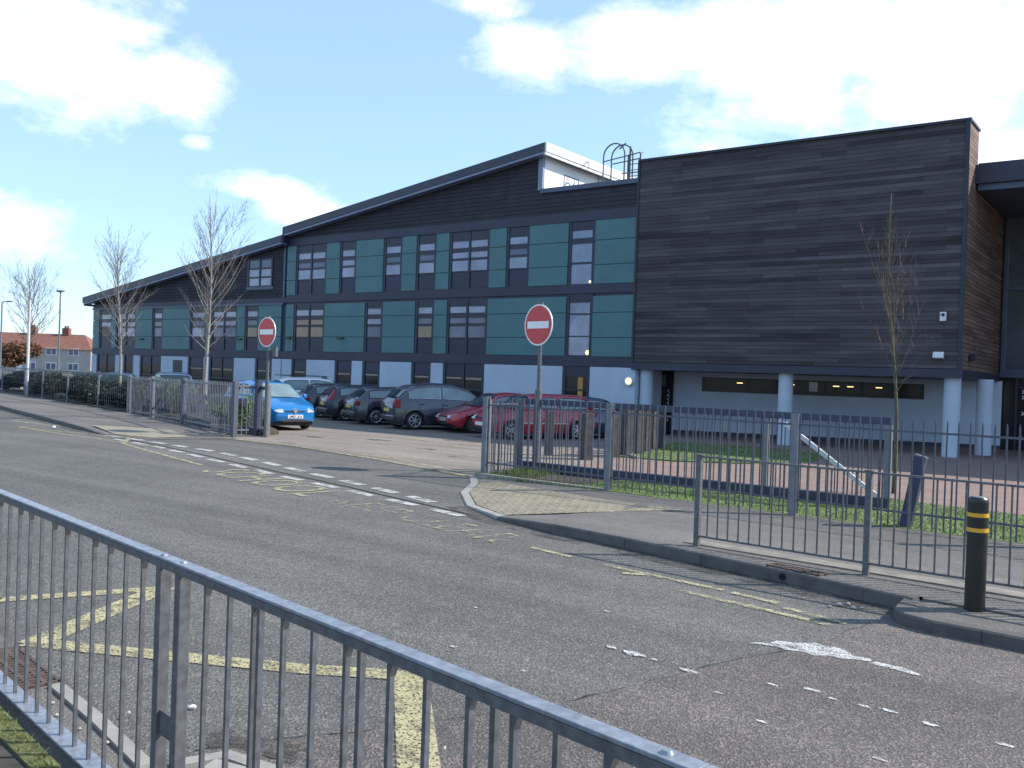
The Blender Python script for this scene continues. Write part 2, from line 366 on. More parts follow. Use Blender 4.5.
# tarred joint between the two surfacings
jm = MB(); jp = [(-4.12, 2.8), (-3.98, 3.12), (-3.75, 3.5), (-3.42, 4.05), (-3.06, 4.75), (-2.9, 5.3), (-2.74, 5.9), (-2.45, 6.8), (-2.26, 7.42), (-2.12, 8.4)]
jj = []
for (x0, y0), (x1, y1) in zip(jp, jp[1:]):
    for k in range(5): t = k / 5; jj.append((x0 + (x1 - x0) * t + rnd.uniform(-.035, .035), y0 + (y1 - y0) * t, rnd.choice([0, .001, .002, .004, .006])))
for a, b_ in zip(jj, jj[1:]): jm.add([(a[0] - a[2], a[1], .007), (a[0] + a[2], a[1], .007), (b_[0] + b_[2], b_[1], .007), (b_[0] - b_[2], b_[1], .007)], [(0, 1, 2, 3)])
struct('road_joint', jm, M['void'])
struct('car_park', MB().sheet([(-11.3, 14.1), (-14.9, 15.12), (-18.5, 15.87), (-22.3, 16.02), (-23, 17.6), (-60, 26.6), (-90, 40), (-90, 60), (-56, 60), (-56, 31), (-13.6, 31), (-11.6, 20), (-11.2, 16.6)], .012), M['carpark'])
struct('paved_forecourt', MB().sheet([(-11.3, 16.5), (-8.8, 16.4), (-5.9, 17.0), (-4.2, 17.0), (-1.6, 16.45), (20, 15.5), (20, 44), (-17, 44), (-16, 31), (-13.6, 31), (-11.6, 20)], .016), M['paving'])

# kerbs of the far pavement
kr = [(-11.38, 14.05), (-10.66, 13.2), (-9.95, 12.05), (-8.85, 10.88), (-7.75, 10.22), (-6.5, 9.88), (-5.4, 9.66), (-4.3, 9.42), (-3.3, 9.2), (-2.45, 8.98), (-1.98, 8.87)]
isl = [(-2.08, 8.92), (-2.07, 8.83), (-2.05, 8.5), (-1.92, 8.28), (-1.68, 8.2), (-1.3, 8.17), (-.4, 8.1), (2, 7.9), (12, 7.0)]
zk = [.02, .02, .02, .025, .05, .12, .13, .13, .13, .13, .13]
def offs(path, w):
    out = []
    for i, p in enumerate(path):
        a = Vector(path[max(i - 1, 0)]); b_ = Vector(path[min(i + 1, len(path) - 1)]); t = (b_ - a).normalized()
        out.append((p[0] - t.y * w, p[1] + t.x * w))
    return out
def kerb(name, path, zs, w, mat, gap=.006, stone=.915):
    inn = offs(path, w); m = MB()
    for i in range(len(path) - 1):
        a, b_ = Vector(path[i]), Vector(path[i + 1]); ai, bi = Vector(inn[i]), Vector(inn[i + 1])
        n = max(1, round((b_ - a).length / stone))
        for k in range(n):
            t0, t1 = k / n + gap / 2, (k + 1) / n - gap / 2
            P = [a.lerp(b_, t0), a.lerp(b_, t1), ai.lerp(bi, t1), ai.lerp(bi, t0)]
            z = [zs[i] + (zs[i + 1] - zs[i]) * t for t in (t0, t1, t1, t0)]
            ch = .015
            a2 = P[0].lerp(P[3], .12); b2 = P[1].lerp(P[2], .12)
            m.add([(p.x, p.y, -.05) for p in P] + [(P[0].x, P[0].y, z[0] - ch), (P[1].x, P[1].y, z[1] - ch), (P[2].x, P[2].y, z[2]), (P[3].x, P[3].y, z[3]), (a2.x, a2.y, z[0]), (b2.x, b2.y, z[1])],
                  [(0, 1, 5, 4), (4, 5, 9, 8), (8, 9, 6, 7), (1, 2, 6, 9, 5), (2, 3, 7, 6), (3, 0, 4, 8, 7)])
    return struct(name, m, mat), inn
kerb('kerb', kr[:5], zk[:5], .15, M['kerb_light']); kerb('kerb', kr[4:], zk[4:], .14, M['kerb']); krin = offs(kr, .14)
_, islin = kerb('kerb', isl, [.11] * 9, .15, M['kerb_dark'])
krl = [(-140, 46), (-60, 23.2), (-38.85, 17.6), (-30.5, 15.35), (-26.5, 14.3), (-24.1, 13.72)]
_, krlin = kerb('kerb', krl, [.13, .13, .13, .12, .1, .02], .14, M['kerb'])
# far pavement (right of the entrance) and its ramp, then left of the entrance
def strip(A, B, za, zb):
    m = MB(); n = len(A)
    m.add([(x, y, z) for (x, y), z in zip(A, za)] + [(x, y, z) for (x, y), z in zip(B, zb)], [(i, i + 1, n + i + 1, n + i) for i in range(n - 1)]); return m
A = krin + [(-1.85, 9.0), (2, 8.75), (14, 8.2)]
B = [(-11.3, 14.15), (-11.1, 14.2), (-10.9, 14.2), (-9.6, 14.1), (-8.4, 14.0), (-7., 13.9), (-5.7, 13.82), (-4.5, 13.75), (-3.6, 13.7), (-2.9, 13.6), (-2.3, 13.55), (-1.9, 13.5), (2, 13.2), (14, 12.3)]
struct('pavement', strip(A, B, [z - .006 for z in zk] + [.124] * 3, [.02, .025, .03, .06, .08] + [.085] * 9), M['pave'])
tact = [(-10.45, 13.25), (-9.8, 12.12), (-8.75, 11.02), (-7.75, 10.4), (-7.2, 10.9), (-6.55, 11.9), (-6.0, 12.6), (-7.6, 12.85), (-9., 13.2), (-10.3, 13.6)]
struct('tactile_paving', MB().sheet(tact[:], .075).__class__().add([(x, y, (.03, .028, .03, .052, .09, .104, .105, .08, .066, .04)[i]) for i, (x, y) in enumerate(tact)] + [(-8.3, 12.1, .066)],
       [(i, (i + 1) % 10, 10) for i in range(10)]), M['tactile'])
struct('pavement', strip(krlin + [(-22.3, 13.9)], [(-140, 49), (-60, 26.3), (-38.5, 21.0), (-30.5, 18.9), (-26.5, 17.85), (-23.5, 16.9), (-21.4, 16.1)], [.128, .128, .128, .118, .098, .02, .006], [.128, .128, .128, .12, .1, .04, .016]), M['pave'])
# buff crossing strip at the dropped kerb on the left
struct('tactile_paving', MB().add([(-26.3, 14.6, .132), (-24.0, 13.98, .034), (-22.6, 14.2, .02), (-22.3, 15.2, .03), (-24.5, 16.0, .085), (-24.6, 15.0, .098)], [(0, 1, 5), (1, 2, 5), (2, 3, 5), (3, 4, 5), (4, 0, 5)]), plain('buff_slabs', (.24, .215, .16), .9, var=.15, sc=4))
# build-out with the bollard
struct('traffic_island', MB().add([(x, y, .105) for x, y in islin] + [(14, 8.1, .105), (2, 8.72, .118), (-1.85, 8.98, .118)], [tuple(range(len(islin) + 3))]), M['pave'])
struct('kerb', MB().beam((-1.9, 8.95, .095), (14, 8.15, .095), .12, .08), M['kerb'])
struct('kerb', MB().beam((-4.75, 10.05, .115), (-.6, 9.73, .115), .26, .04).beam((-.6, 9.73, .115), (8, 9.15, .115), .26, .04), plain('concrete_haunch', (.2, .185, .16), .9, var=.3, sc=5, bumps=.5))
# soil/grass strips and lawn
gstrip = [(-8.9, 13.9), (-7.3, 13.75), (-4.75, 13.6), (-1.65, 13.45), (12, 12.3), (20, 15.5), (-1.6, 16.45), (-4.2, 17.0), (-5.9, 17.0), (-8.8, 16.4)]
struct('grass_verge', MB().prism(gstrip, -.02, .09), M['grass'])
lawn = [(-12.2, 20.9), (-12.4, 22.5), (-12.9, 24.6), (-13.6, 27.2), (-11.5, 28.2), (-8.6, 27.3), (-8.1, 24.5), (-8.9, 22.2), (-10.4, 21.0)]
struct('lawn', MB().prism(lawn, -.02, .05), M['grass'])
struct('planting_bed', MB().prism([(-11.3, 14.25), (-8.9, 13.95), (-8.8, 16.3), (-11.3, 16.45)], -.02, .06), M['soil'])
struct('planting_bed', MB().prism([(-21.9, 17.3), (-30.5, 19.2), (-45, 22.9), (-60, 26.6), (-61, 28.6), (-46, 25.3), (-31, 21.0), (-24., 19.3), (-22.2, 18.2)], -.02, .14), M['soil'])
struct('kerb', MB().beam((-11.2, 14.05, .05), (-8.2, 13.9, .05), .09, .12).beam((-11.0, 16.5, .05), (-8.6, 16.35, .05), .12, .14), M['kerb_light'])
struct('lawn_edging', MB().beam((-13.0, 24.9, .04), (-12.0, 21.4, .04), .1, .1).beam((-12., 21.4, .04), (-11.3, 20.8, .04), .1, .1), M['kerb_light'])
# near side: path, kerb stones, verge
struct('pavement', MB().add([(-6.6, -5, .035), (12, -5, .035), (12, .0, .035), (-.8, 1.95, .035), (-3.0, 2.45, .035), (-3.9, 2.68, .03), (-4.05, 2.58, .03), (-5.45, 2.82, .03), (-20, 5.4, .035), (-20, -3, .035)], [tuple(range(10))]), M['pave'])
struct('path_behind_railing', MB().sheet([(-4.0, 2.12), (-5.15, 2.32), (-20, 4.9), (-20, -3), (4, -4), (4, .3)], .04), plain('mossy_path', (.05, .045, .035), .95, var=.4, sc=7, bumps=.4))
struct('verge', MB().prism([(-4.0, 2.13), (-3.9, 2.22), (-5.05, 2.42), (-20, 5.1), (-20, 4.85), (-5.1, 2.3)], .03, .055), plain('mossy_verge', (.10, .10, .035), .95, var=.5, sc=14, bumps=.8))
kerb('kerb', [(-4.03, 2.62), (-4.75, 2.78), (-5.47, 2.91)][::-1], [.05] * 3, -.09, M['kerb_light'])
kerb('kerb', [(-6.35, 3.05), (-20, 5.6)][::-1], [.05] * 2, -.1, M['kerb'])
kerb('kerb', [(-3.2, 3.02), (-3.62, 3.02), (-3.93, 2.98), (-4.05, 2.72)][::-1], [.03] * 4, -.1, M['kerb_light'])
struct('paving_slab', MB().prism([(-3.86, 2.84), (-3.55, 2.9), (-3.1, 2.86), (-2.9, 2.5), (-3.7, 2.4)], .0, .045), M['kerb_light'])
struct('dirt_patch', MB().sheet([(-4.35, 3.05), (-4.0, 3.35), (-3.65, 3.3), (-3.6, 3.1), (-3.95, 3.05), (-4.05, 2.95)], .009), worn('dirt', (.07, .058, .046), None, .53, 5))

M['dirt'] = worn('gutter_dirt', (.06, .054, .048), None, .52, 3)
M['oil'] = worn('oil_stain', (.055, .053, .052), None, .53, 4)
gd_ = MB()
for (a, b_), (c, e_) in zip(list(zip(kr, offs(kr, -.32)))[3:-1], list(zip(kr, offs(kr, -.32)))[4:]): gd_.add([(*a, .0052), (*c, .0052), (*e_, .0052), (*b_, .0052)], [(0, 1, 2, 3)])
struct('gutter_dirt', gd_, M['dirt'])
gd_ = MB()
for (a, b_), (c, e_) in zip(list(zip(krl, offs(krl, -.35)))[1:-1], list(zip(krl, offs(krl, -.35)))[2:]): gd_.add([(*a, .0052), (*c, .0052), (*e_, .0052), (*b_, .0052)], [(0, 1, 2, 3)])
struct('gutter_dirt', gd_, M['dirt'])
st_ = MB()
for x, y, a, b_, rz in [(-19.2, 19.4, .5, .25, .3), (-16.2, 18.2, .35, .2, 0), (-17.7, 21.5, .8, .4, 1.), (-14.3, 17.2, .3, .2, 0), (-21, 18.5, .4, .3, .6), (-19.6, 16.4, .3, .1, 0)]:
    pts = [(x + a * math.cos(t * .4) * rnd.uniform(.7, 1.2), y + b_ * math.sin(t * .4) * rnd.uniform(.7, 1.2), .0165) for t in range(16)]
    st_.add(pts, [tuple(range(16))])
struct('car_park_stains', st_, M['oil'])

# ------------------------------------------------------------------ painted markings
def line(m, pts, w, z=.0085):
    for (x0, y0), (x1, y1) in zip(pts, pts[1:]):
        t = Vector((x1 - x0, y1 - y0)).normalized() * (w / 2); nx, ny = -t.y, t.x
        m.add([(x0 + nx, y0 + ny, z), (x0 - nx, y0 - ny, z), (x1 - nx, y1 - ny, z), (x1 + nx, y1 + ny, z)], [(0, 1, 2, 3)])
    return m
def mark(name, mb, mat): o = mb.build(name, mat); o['kind'] = 'structure'; return o
def lines(name, segs, w, mat, z=.0085):
    m = MB()
    for i, s_ in enumerate(segs): line(m, s_, w if not isinstance(w, list) else w[i], z + .0004 * (i % 5))
    return mark(name, m, mat)
# near zigzag
lines('zigzag_marking', [[(-8.6, 3.35), (-7.9, 3.62), (-7.3, 4.83)], [(-7.35, 4.8), (-6.5, 3.22)], [(-6.56, 3.22), (-4.72, 4.12), (-4.0, 4.56)]], [.17, .23, .19], M['yellow'])
lines('zigzag_marking', [[(-4.1, 4.52), (-3.0, 3.4)]], .22, M['yellow'], .0125)
# far left zigzag, near the dropped kerb
lines('zigzag_marking', [[(-37, 17.), (-33.8, 17.05), (-30.8, 14.4)], [(-30.8, 14.4), (-27.9, 14.45)], [(-28.6, 14.3), (-27.9, 13.2), (-22.9, 13.75)], [(-22.9, 13.75), (-21.2, 12.55)], [(-27., 13.1), (-19.9, 12.75)], [(-21.2, 12.62), (-19.4, 12.1), (-17.5, 11.6), (-16.0, 11.2)]], .11, M['yellow2'])
# worn far lettering KEEP CLEAR style text: SCHOOL, lying along the kerb
tx = text_mb('SCHOOL', 1.0, .0)
tb = MB(); ca, sa = math.cos(R_(-12.5)), math.sin(R_(-12.5))
for f in tx.f: tb.f.append(f); tb.m.append(0)
wmax = max(abs(v[0]) for v in tx.v)
for x, y, z in tx.v:
    X, Y = x / wmax * 2.05, y * 1.3; tb.v.append((-13.1 + X * ca - Y * sa, 10.5 + X * sa + Y * ca, .0115 + z))
tb.open = True
mark('school_lettering', tb, M['yellow2'])
tx = text_mb('KEEP CLEAR', 1.0, .0); tb = MB()
for f in tx.f: tb.f.append(f); tb.m.append(0)
wmax = max(abs(v[0]) for v in tx.v)
M['yellow3'] = worn('almost_gone_yellow_paint', (.46, .42, .24), None, .54, 4)
for x, y, z in tx.v:
    X, Y = x / wmax * 2.0, y * .9; tb.v.append((-8.6 + X * ca - Y * sa, 9.45 + X * sa + Y * ca, .0115 + z))
tb.open = True
mark('keep_clear_lettering', tb, M['yellow3'])
lines('yellow_line_fragments', [[(-6.2, 8.86), (-5.55, 8.72)], [(-5.05, 8.62), (-4.45, 8.52)], [(-4.7, 8.38), (-4.35, 8.55)], [(-4.35, 8.5), (-3.6, 8.42)], [(-3.5, 8.38), (-3.0, 8.28)], [(-3.9, 8.1), (-3.05, 7.95)], [(-3.2, 8.0), (-2.4, 7.85)], [(-2.9, 8.15), (-2.3, 8.0)]], .085, M['yellow2'])
lines('yellow_line_fragments', [[(-.6, 6.9), (.5, 6.6)]], .12, M['yellow2'])
# give-way dashes across the entrance, two rows
ga = [(-23.9, 13.75), (-21.0, 13.5), (-18.2, 13.2), (-15.6, 12.55), (-13.9, 12.05), (-12.3, 11.65), (-10.0, 10.99), (-8.9, 10.62)]
gb = [(-23.0, 13.3), (-20.2, 12.85), (-17.5, 12.2), (-14.0, 11.32), (-11.7, 10.85), (-9.7, 10.42), (-7.7, 9.95)]
def dashes(path, on, off, start=0):
    out = []; L = 0; seg = []
    P = [Vector(p) for p in path]; tot = sum((b_ - a).length for a, b_ in zip(P, P[1:]))
    def at(s_):
        for a, b_ in zip(P, P[1:]):
            l = (b_ - a).length
            if s_ <= l: return tuple(a.lerp(b_, s_ / l))
            s_ -= l
        return tuple(P[-1])
    s_ = start
    while s_ + on < tot: out.append([at(s_), at(s_ + on)]); s_ += on + off
    return out
lines('give_way_marking', dashes(ga, .75, .42), .2, M['white_worn'])
lines('give_way_marking', dashes(gb, .75, .42, .3), .17, M['white_worn'])
# tarmac edge joints at the entrance
lines('road_joint', [[(-23.3, 13.6), (-20.2, 13.05), (-17.5, 12.45), (-14.0, 11.62), (-11.7, 11.12), (-9.7, 10.62), (-8.3, 10.3)]], .05, M['void'], .006)
lines('kerb_channel', [[(-22.6, 15.95), (-18.5, 15.8), (-14.9, 15.05), (-11.5, 14.1)]], .12, M['yellow2'], .018)
lines('bay_marking', [[(-11.4, 14.25), (-11.9, 15.6)], [(-11.7, 14.4), (-14.6, 15.45), (-16.5, 15.75)], [(-15.9, 15.5), (-13.0, 16.4), (-11.6, 16.5)], [(-19.5, 21.0), (-15.8, 19.4), (-12.6, 19.3)], [(-17.5, 18.0), (-12.5, 17.5)]], .1, M['yellow2'], .02)
# centre line remains
def blob(cx, cy, a, b_, rz, n=18, j=.35, z=.0095):
    pts = []
    for k in range(n):
        t = 2 * math.pi * k / n; rr = 1 + rnd.uniform(-j, j); x, y = a * rr * math.cos(t), b_ * rr * math.sin(t)
        pts.append((cx + x * math.cos(rz) - y * math.sin(rz), cy + x * math.sin(rz) + y * math.cos(rz), z))
    return MB().sheet(pts)
pw = [(-2.7, 6.83), (-2.66, 6.9), (-2.58, 6.93), (-2.56, 7.05), (-2.42, 7.1), (-2.3, 7.22), (-2.24, 7.18), (-2.12, 7.2), (-2.02, 7.13), (-1.98, 7.06), (-1.86, 7.08), (-1.83, 7.02), (-1.92, 6.98), (-2.02, 6.93), (-2.12, 6.94), (-2.2, 6.86), (-2.3, 6.9), (-2.42, 6.86), (-2.5, 6.9)]
mark('centre_line_marking', MB().sheet(pw, .0095), M['white_paint'])
mark('centre_line_marking', MB().sheet([(-1.84, 6.96), (-1.8, 7.03), (-1.6, 7.02), (-1.46, 6.93), (-1.5, 6.9), (-1.65, 6.93)], .0095), M['white_paint'])
fr = MB()
for x, y, a, b_ in [(-3.43, 6.0, .05, .03), (-3.24, 5.97, .09, .045), (-2.74, 5.88, .07, .035), (-3.05, 5.95, .03, .015), (-2.9, 5.97, .025, .012), (-2.2, 6.0, .04, .015), (-1.95, 6.08, .06, .025), (-1.8, 6.0, .03, .015), (-1.6, 6.0, .05, .02), (-1.45, 6.02, .06, .018), (-1.2, 5.95, .05, .02),
                    (-2.4, 5.6, .03, .012), (-2.0, 5.3, .04, .015), (-4.3, 5.2, .03, .015), (-1.3, 5.2, .04, .012), (-.8, 5.9, .06, .02), (-4.9, 6.2, .03, .012), (-4.0, 6.9, .04, .015), (-3.6, 5.1, .025, .012)]:
    b__ = blob(x, y, a, b_, -.15, z=.0095); fr.add(b__.v, b__.f)
mark('centre_line_marking', fr, M['white_paint'])

# ------------------------------------------------------------------ the school building
B_ = empty('school_building', (-36, 30.4, 0), label='long school building with green panels, sloping dark roofs and a windowless timber-clad block', cat='building')
def bp(name, mb, mat, parent=None, **k):
    mb.v = [(x + 36, y - 30.4, z) for x, y, z in mb.v]
    return mb.build(name, mat, parent or B_, **k)
FY = 30.4
# core walls
bp('wall', MB().prism_y([(-55.0, 0), (-16.95, 0), (-16.95, 9.45), (-21.4, 9.45), (-21.4, 10.9), (-36.6, 8.6), (-36.75, 8.2), (-55.0, 5.7)], 30.47, 44), M['navy'])
# floor bands
def bx(m, x0, x1, z0, z1, y0=FY, y1=30.47): return m.box(x0, x1, y0, y1, z0, z1)
bp('floor_band', bx(bx(bx(MB(), -55.1, -16.95, 2.52, 2.9), -37.0, -16.95, 5.35, 5.70), -55.1, -37.0, 5.32, 5.6), M['navy'])
bp('floor_band', bx(MB(), -37.0, -16.95, 8.17, 8.55, 30.36), M['navy'])
bp('floor_band', bx(MB(), -55.1, -37.0, 5.24, 5.34, 30.33), M['coping'])
# upper cladding
bp('cladding', MB().prism_y([(-36.9, 8.56), (-16.96, 8.56), (-16.96, 9.42), (-21.3, 9.42), (-21.3, 10.88), (-36.9, 8.66)], FY - .01, 30.46), M['clad'])
bp('cladding', MB().prism_y([(-55.0, 5.61), (-37.05, 5.61), (-37.05, 8.2), (-54.9, 5.72)], FY, 30.46), M['clad'])
bp('corner_trim', MB().box(-37.05, -36.93, 30.34, 30.5, 5.6, 8.52), M['coping'])
bp('parapet_coping', MB().box(-21.38, -16.9, 30.28, 31.1, 9.42, 9.6), M['coping'])
bp('flat_roof', MB().box(-21.3, -16.9, 31.1, 44, 9.4, 9.5), M['roof'])
# green panels per floor with horizontal joints
def panels(xs, z0, z1, joints, mat='teal', jm='joint'):
    for a, b_ in xs:
        m = MB(); zz = [z0] + joints + [z1]
        for k in range(len(zz) - 1):
            m.box(a + .02, b_ - .02, FY - .02, 30.468, zz[k] + (.012 if k else 0), zz[k + 1] - (.012 if k < len(zz) - 2 else 0))
        bp('green_panel' if mat == 'teal' else 'white_panel', m, M[mat])
TOPG = [(-36.85, -36.15), (-33.95, -33.0), (-31.9, -30.1), (-28.95, -28.05), (-26.9, -26.13), (-23.93, -23.02), (-21.88, -19.97), (-18.77, -16.97)]
MIDG = [(-36.82, -36.2), (-33.98, -31.2), (-30.05, -28.02), (-26.92, -26.15), (-23.94, -19.97), (-18.77, -16.97),
        (-55.05, -54.3), (-52.9, -52.42), (-50.3, -48.58), (-47.55, -44.9), (-43.5, -42.98), (-40.75, -40.06), (-38.98, -37.15)]
GRW = [(-37.02, -36.27), (-35.17, -33.12), (-31.98, -31.25), (-30.12, -28.14), (-27.0, -26.27), (-24.0, -20.04), (-18.8, -16.77),
       (-55.1, -54.5), (-52.4, -51.5), (-50.45, -49.75), (-47.6, -45.0), (-43.55, -43.05), (-40.9, -39.12), (-37.8, -37.06)]
panels(TOPG, 5.71, 8.16, [6.44, 7.39]); panels(MIDG, 2.91, 5.24, [3.63, 4.6])
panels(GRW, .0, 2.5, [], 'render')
# windows
def window(x0, x1, z0, z1, rows, cols, style, spand=None, yo=0):
    """rows: list of (z0,z1) of glass; spand: (z0,z1) lower opaque panel"""
    fr_ = MB(); y0, y1 = 30.425 + yo, 30.469 + yo
    xs = [x0 + .03 + (x1 - x0 - .06) * k / cols for k in range(cols + 1)]
    zz = sorted(rows); cuts = [z0]
    for a, b_ in zz + ([spand] if spand else []): cuts += [a, b_]
    cuts = sorted(cuts + [z1])
    # full frame lattice: verticals
    for k, x in enumerate(xs):
        wv = .05 if 0 < k < cols else .06; fr_.box(x - wv, x + wv, y0 - .02, y1, z0, z1)
    filled = zz + ([spand] if spand else [])
    prev = z0
    for a, b_ in sorted(filled) + [(z1, z1)]:
        if a - prev > .01:
            for k in range(cols): fr_.box(xs[k] + .05, xs[k + 1] - .05, y0, y1, prev, a)
        prev = b_
    f = bp('window', fr_, M['frame'])
    g_ = MB(); mats = []
    for a, b_ in zz:
        for k in range(cols): g_.box(xs[k] + .051, xs[k + 1] - .051, 30.447 + yo, 30.468 + yo, a + .002, b_ - .002)
    # bars round openable lights
    g_.build('pane', M[style], f) if False else None
    g_.v = [(x + 36, y - 30.4, z) for x, y, z in g_.v]
    if isinstance(style, str): g_.build('pane', M[style], f)
    else:
        g_.m = [i // 6 for i in range(len(g_.f))]; g_.m = [style[0][min(v // cols, len(style[0]) - 1)] for v in g_.m]
        g_.build('pane', [M[s_] for s_ in style[1]], f)
    if spand:
        q = MB()
        for k in range(cols): q.box(xs[k] + .03, xs[k + 1] - .03, 30.447, 30.468, spand[0] + .01, spand[1] - .01)
        q.v = [(x + 36, y - 30.4, z) for x, y, z in q.v]; q.build('spandrel', M['spandrel'], f)
PM = ['pane', 'pane_mid', 'pane_dark', 'pane_brown']
tr = [(6.48, 6.93), (7.03, 7.28), (7.47, 7.76)]
mr = [(3.63, 4.11), (4.23, 4.47), (4.68, 4.95)]
for i, (a, b_, c) in enumerate([(-36.13, -33.97, 2), (-32.98, -31.93, 1), (-30.07, -28.97, 1), (-28.03, -26.93, 1), (-26.1, -23.96, 2), (-23.0, -21.9, 1)]):
    window(a, b_, 5.7, 8.16, tr, c, ([0, [1, 0, 1, 1, 0, 1][i], 0], PM), (5.74, 6.43))
for i, (a, b_, c) in enumerate([(-36.17, -34.0, 2), (-31.17, -30.08, 1), (-27.98, -26.95, 1), (-26.13, -23.97, 2),
                                (-54.27, -52.93, 1), (-52.4, -50.33, 2), (-48.55, -47.58, 1), (-44.87, -43.53, 1), (-42.95, -40.78, 2), (-40.03, -39.0, 1)]):
    sty = [([3, 3, 0], PM), ([1, 0, 0], PM), ([3, 1, 0], PM), ([1, 1, 0], PM), ([2, 0, 0], PM), ([0, 0, 0], PM), ([1, 1, 0], PM), ([0, 1, 0], PM), ([1, 0, 0], PM), ([3, 1, 0], PM)][i]
    window(a, b_, 2.9, 5.24, mr, c, sty, (2.94, 3.58))
# stair glazing
window(-19.94, -18.8, 5.7, 8.16, [(5.73, 6.5), (6.58, 7.3), (7.52, 7.82)], 1, 'pane_stair')
window(-19.94, -18.8, 2.9, 5.33, [(2.94, 3.66), (3.7, 4.52), (4.58, 5.0)], 1, 'pane_stair')
window(-39.92, -37.95, 6.2, 7.65, [(6.27, 6.65), (6.74, 7.1), (7.2, 7.58)], 2, ([0, 0, 1], PM), None, -.062)
bp('window_surround', MB().box(-40.02, -37.85, 30.36, 30.44, 6.06, 6.2), M['coping'])
# ground floor windows, dark rooms
M['pane_ground'] = glassmat('pane_ground_floor', (.045, .042, .05))
for a, b_, c in [(-36.22, -35.2, 1), (-33.08, -32.0, 1), (-31.2, -30.16, 1), (-28.1, -27.04, 1), (-26.24, -24.04, 2), (-54.45, -52.45, 2), (-51.45, -50.5, 1), (-49.7, -47.66, 2), (-44.95, -43.6, 1), (-43.0, -40.95, 2), (-39.08, -37.85, 1)]:
    window(a, b_, .45, 2.5, [(.5, 1.35), (1.45, 1.95)], c, ([2, 2], ['pane', 'pane_mid', 'pane_ground'][:2] and PM), (2.02, 2.46))
    if a > -45:
        bl = MB()
        for k in range(c):
            w_ = (b_ - a) / c; bl.box(a + k * w_ + .12, a + (k + 1) * w_ - .12, 30.441, 30.446, 1.84 - .02 * k, 1.91)
        bp('room_glow_strip', bl, plain('room_glow_tone', (.3, .24, .2), .6))  # brown strips whose colour stands in for lights inside the rooms
window(-20.0, -18.84, .1, 2.5, [(.15, .85), (.9, 1.55), (1.62, 2.1)], 1, 'pane_dark')
M['curtain'] = plain('orange_curtain', (.42, .22, .06), .8, var=.2)
bp('curtain', MB().box(-19.35, -19.12, 30.438, 30.446, .9, 2.08), M['curtain'])
# small square louvres and wall fittings
bp('louvre', MB().box(-46.4, -45.5, 30.37, 30.41, 1.55, 2.3), M['frame'])
bp('louvre', MB().box(-34.0, -33.62, 30.37, 30.41, 1.38, 1.68), M['frame'])
for x, z in [(-49.62, 3.47), (-40.45, 3.5), (-36.54, 3.57), (-32.77, 3.57), (-21.0, 3.6)]:
    bp('wall_light', MB().box(x - .2, x + .2, 30.26, 30.4, z - .04, z + .03), M['frame'])
def disc_y(m, cx, y0, y1, cz, r, n=20): return m.prism_y([(cx + r * math.cos(2 * math.pi * k / n), cz + r * math.sin(2 * math.pi * k / n)) for k in range(n)], y0, y1)
wl = bp('wall_light', disc_y(MB(), -17.0, 30.26, 30.38, 2.0, .17), M['box_white'])
q = disc_y(MB(), -17.0, 30.24, 30.262, 2.0, .12); q.v = [(x + 36, y - 30.4, z) for x, y, z in q.v]; q.build('lamp_lens', M['lamp_on'], wl)
bp('ceiling_light', disc_y(MB(), -18.95, 30.42, 30.445, 3.05, .09), M['lamp_on']); bp('ceiling_light', disc_y(MB(), -18.95, 30.42, 30.445, 5.8, .05), M['lamp_on'])
# roofs
def roofpoly(x0, z0, x1, z1, t): return [(x0, z0 - t), (x1, z1 - t), (x1, z1), (x0, z0)]
bp('roof', MB().prism_y(roofpoly(-36.7, 9.06, -20.95, 11.34, .34), 29.9, 44.5), M['roof'])
bp('roof_trim', MB().prism_y(roofpoly(-36.6, 8.72, -20.97, 10.99, .09), 29.92, 30.3), M['roof_under'])
bp('roof', MB().prism_y(roofpoly(-55.5, 6.0, -36.75, 8.68, .34), 29.9, 44.4), M['roof'])
bp('roof_trim', MB().prism_y(roofpoly(-55.4, 5.66, -36.8, 8.33, .09), 29.92, 30.3), M['roof_under'])
bp('roof', MB().prism_y([(-36.75, 8.34), (-36.66, 8.34), (-36.66, 8.75), (-36.75, 8.75)], 29.93, 44.3), M['roof'])
bp('gutter', MB().tube([(-55.45, 30., 5.55), (-55.45, 44, 5.55)], .07), M['roof_under'])
# white high fascia and clerestory wall under the roof's high end
bp('high_fascia', MB().box(-20.95, -20.86, 29.92, 44.5, 10.98, 11.33).box(-21.0, -20.9, 29.93, 44.5, 10.86, 10.98), M['white_clad'])
bp('clerestory_wall', MB().box(-21.45, -21.32, 30.38, 44, 9.5, 10.97), M['white_clad'])
bp('clerestory_trim', MB().box(-21.5, -21.28, 30.3, 30.45, 9.55, 10.92), M['roof_under'])
dr = bp('clerestory_door', MB().box(-21.33, -21.30, 31.9, 31.94, 9.5, 10.45).box(-21.33, -21.30, 33.0, 33.04, 9.5, 10.45).box(-21.33, -21.30, 31.9, 33.04, 10.45, 10.49), M['roof_under'])
bp('clerestory_trim', MB().box(-21.33, -21.30, 34.6, 34.64, 9.5, 10.9), M['roof_under'])
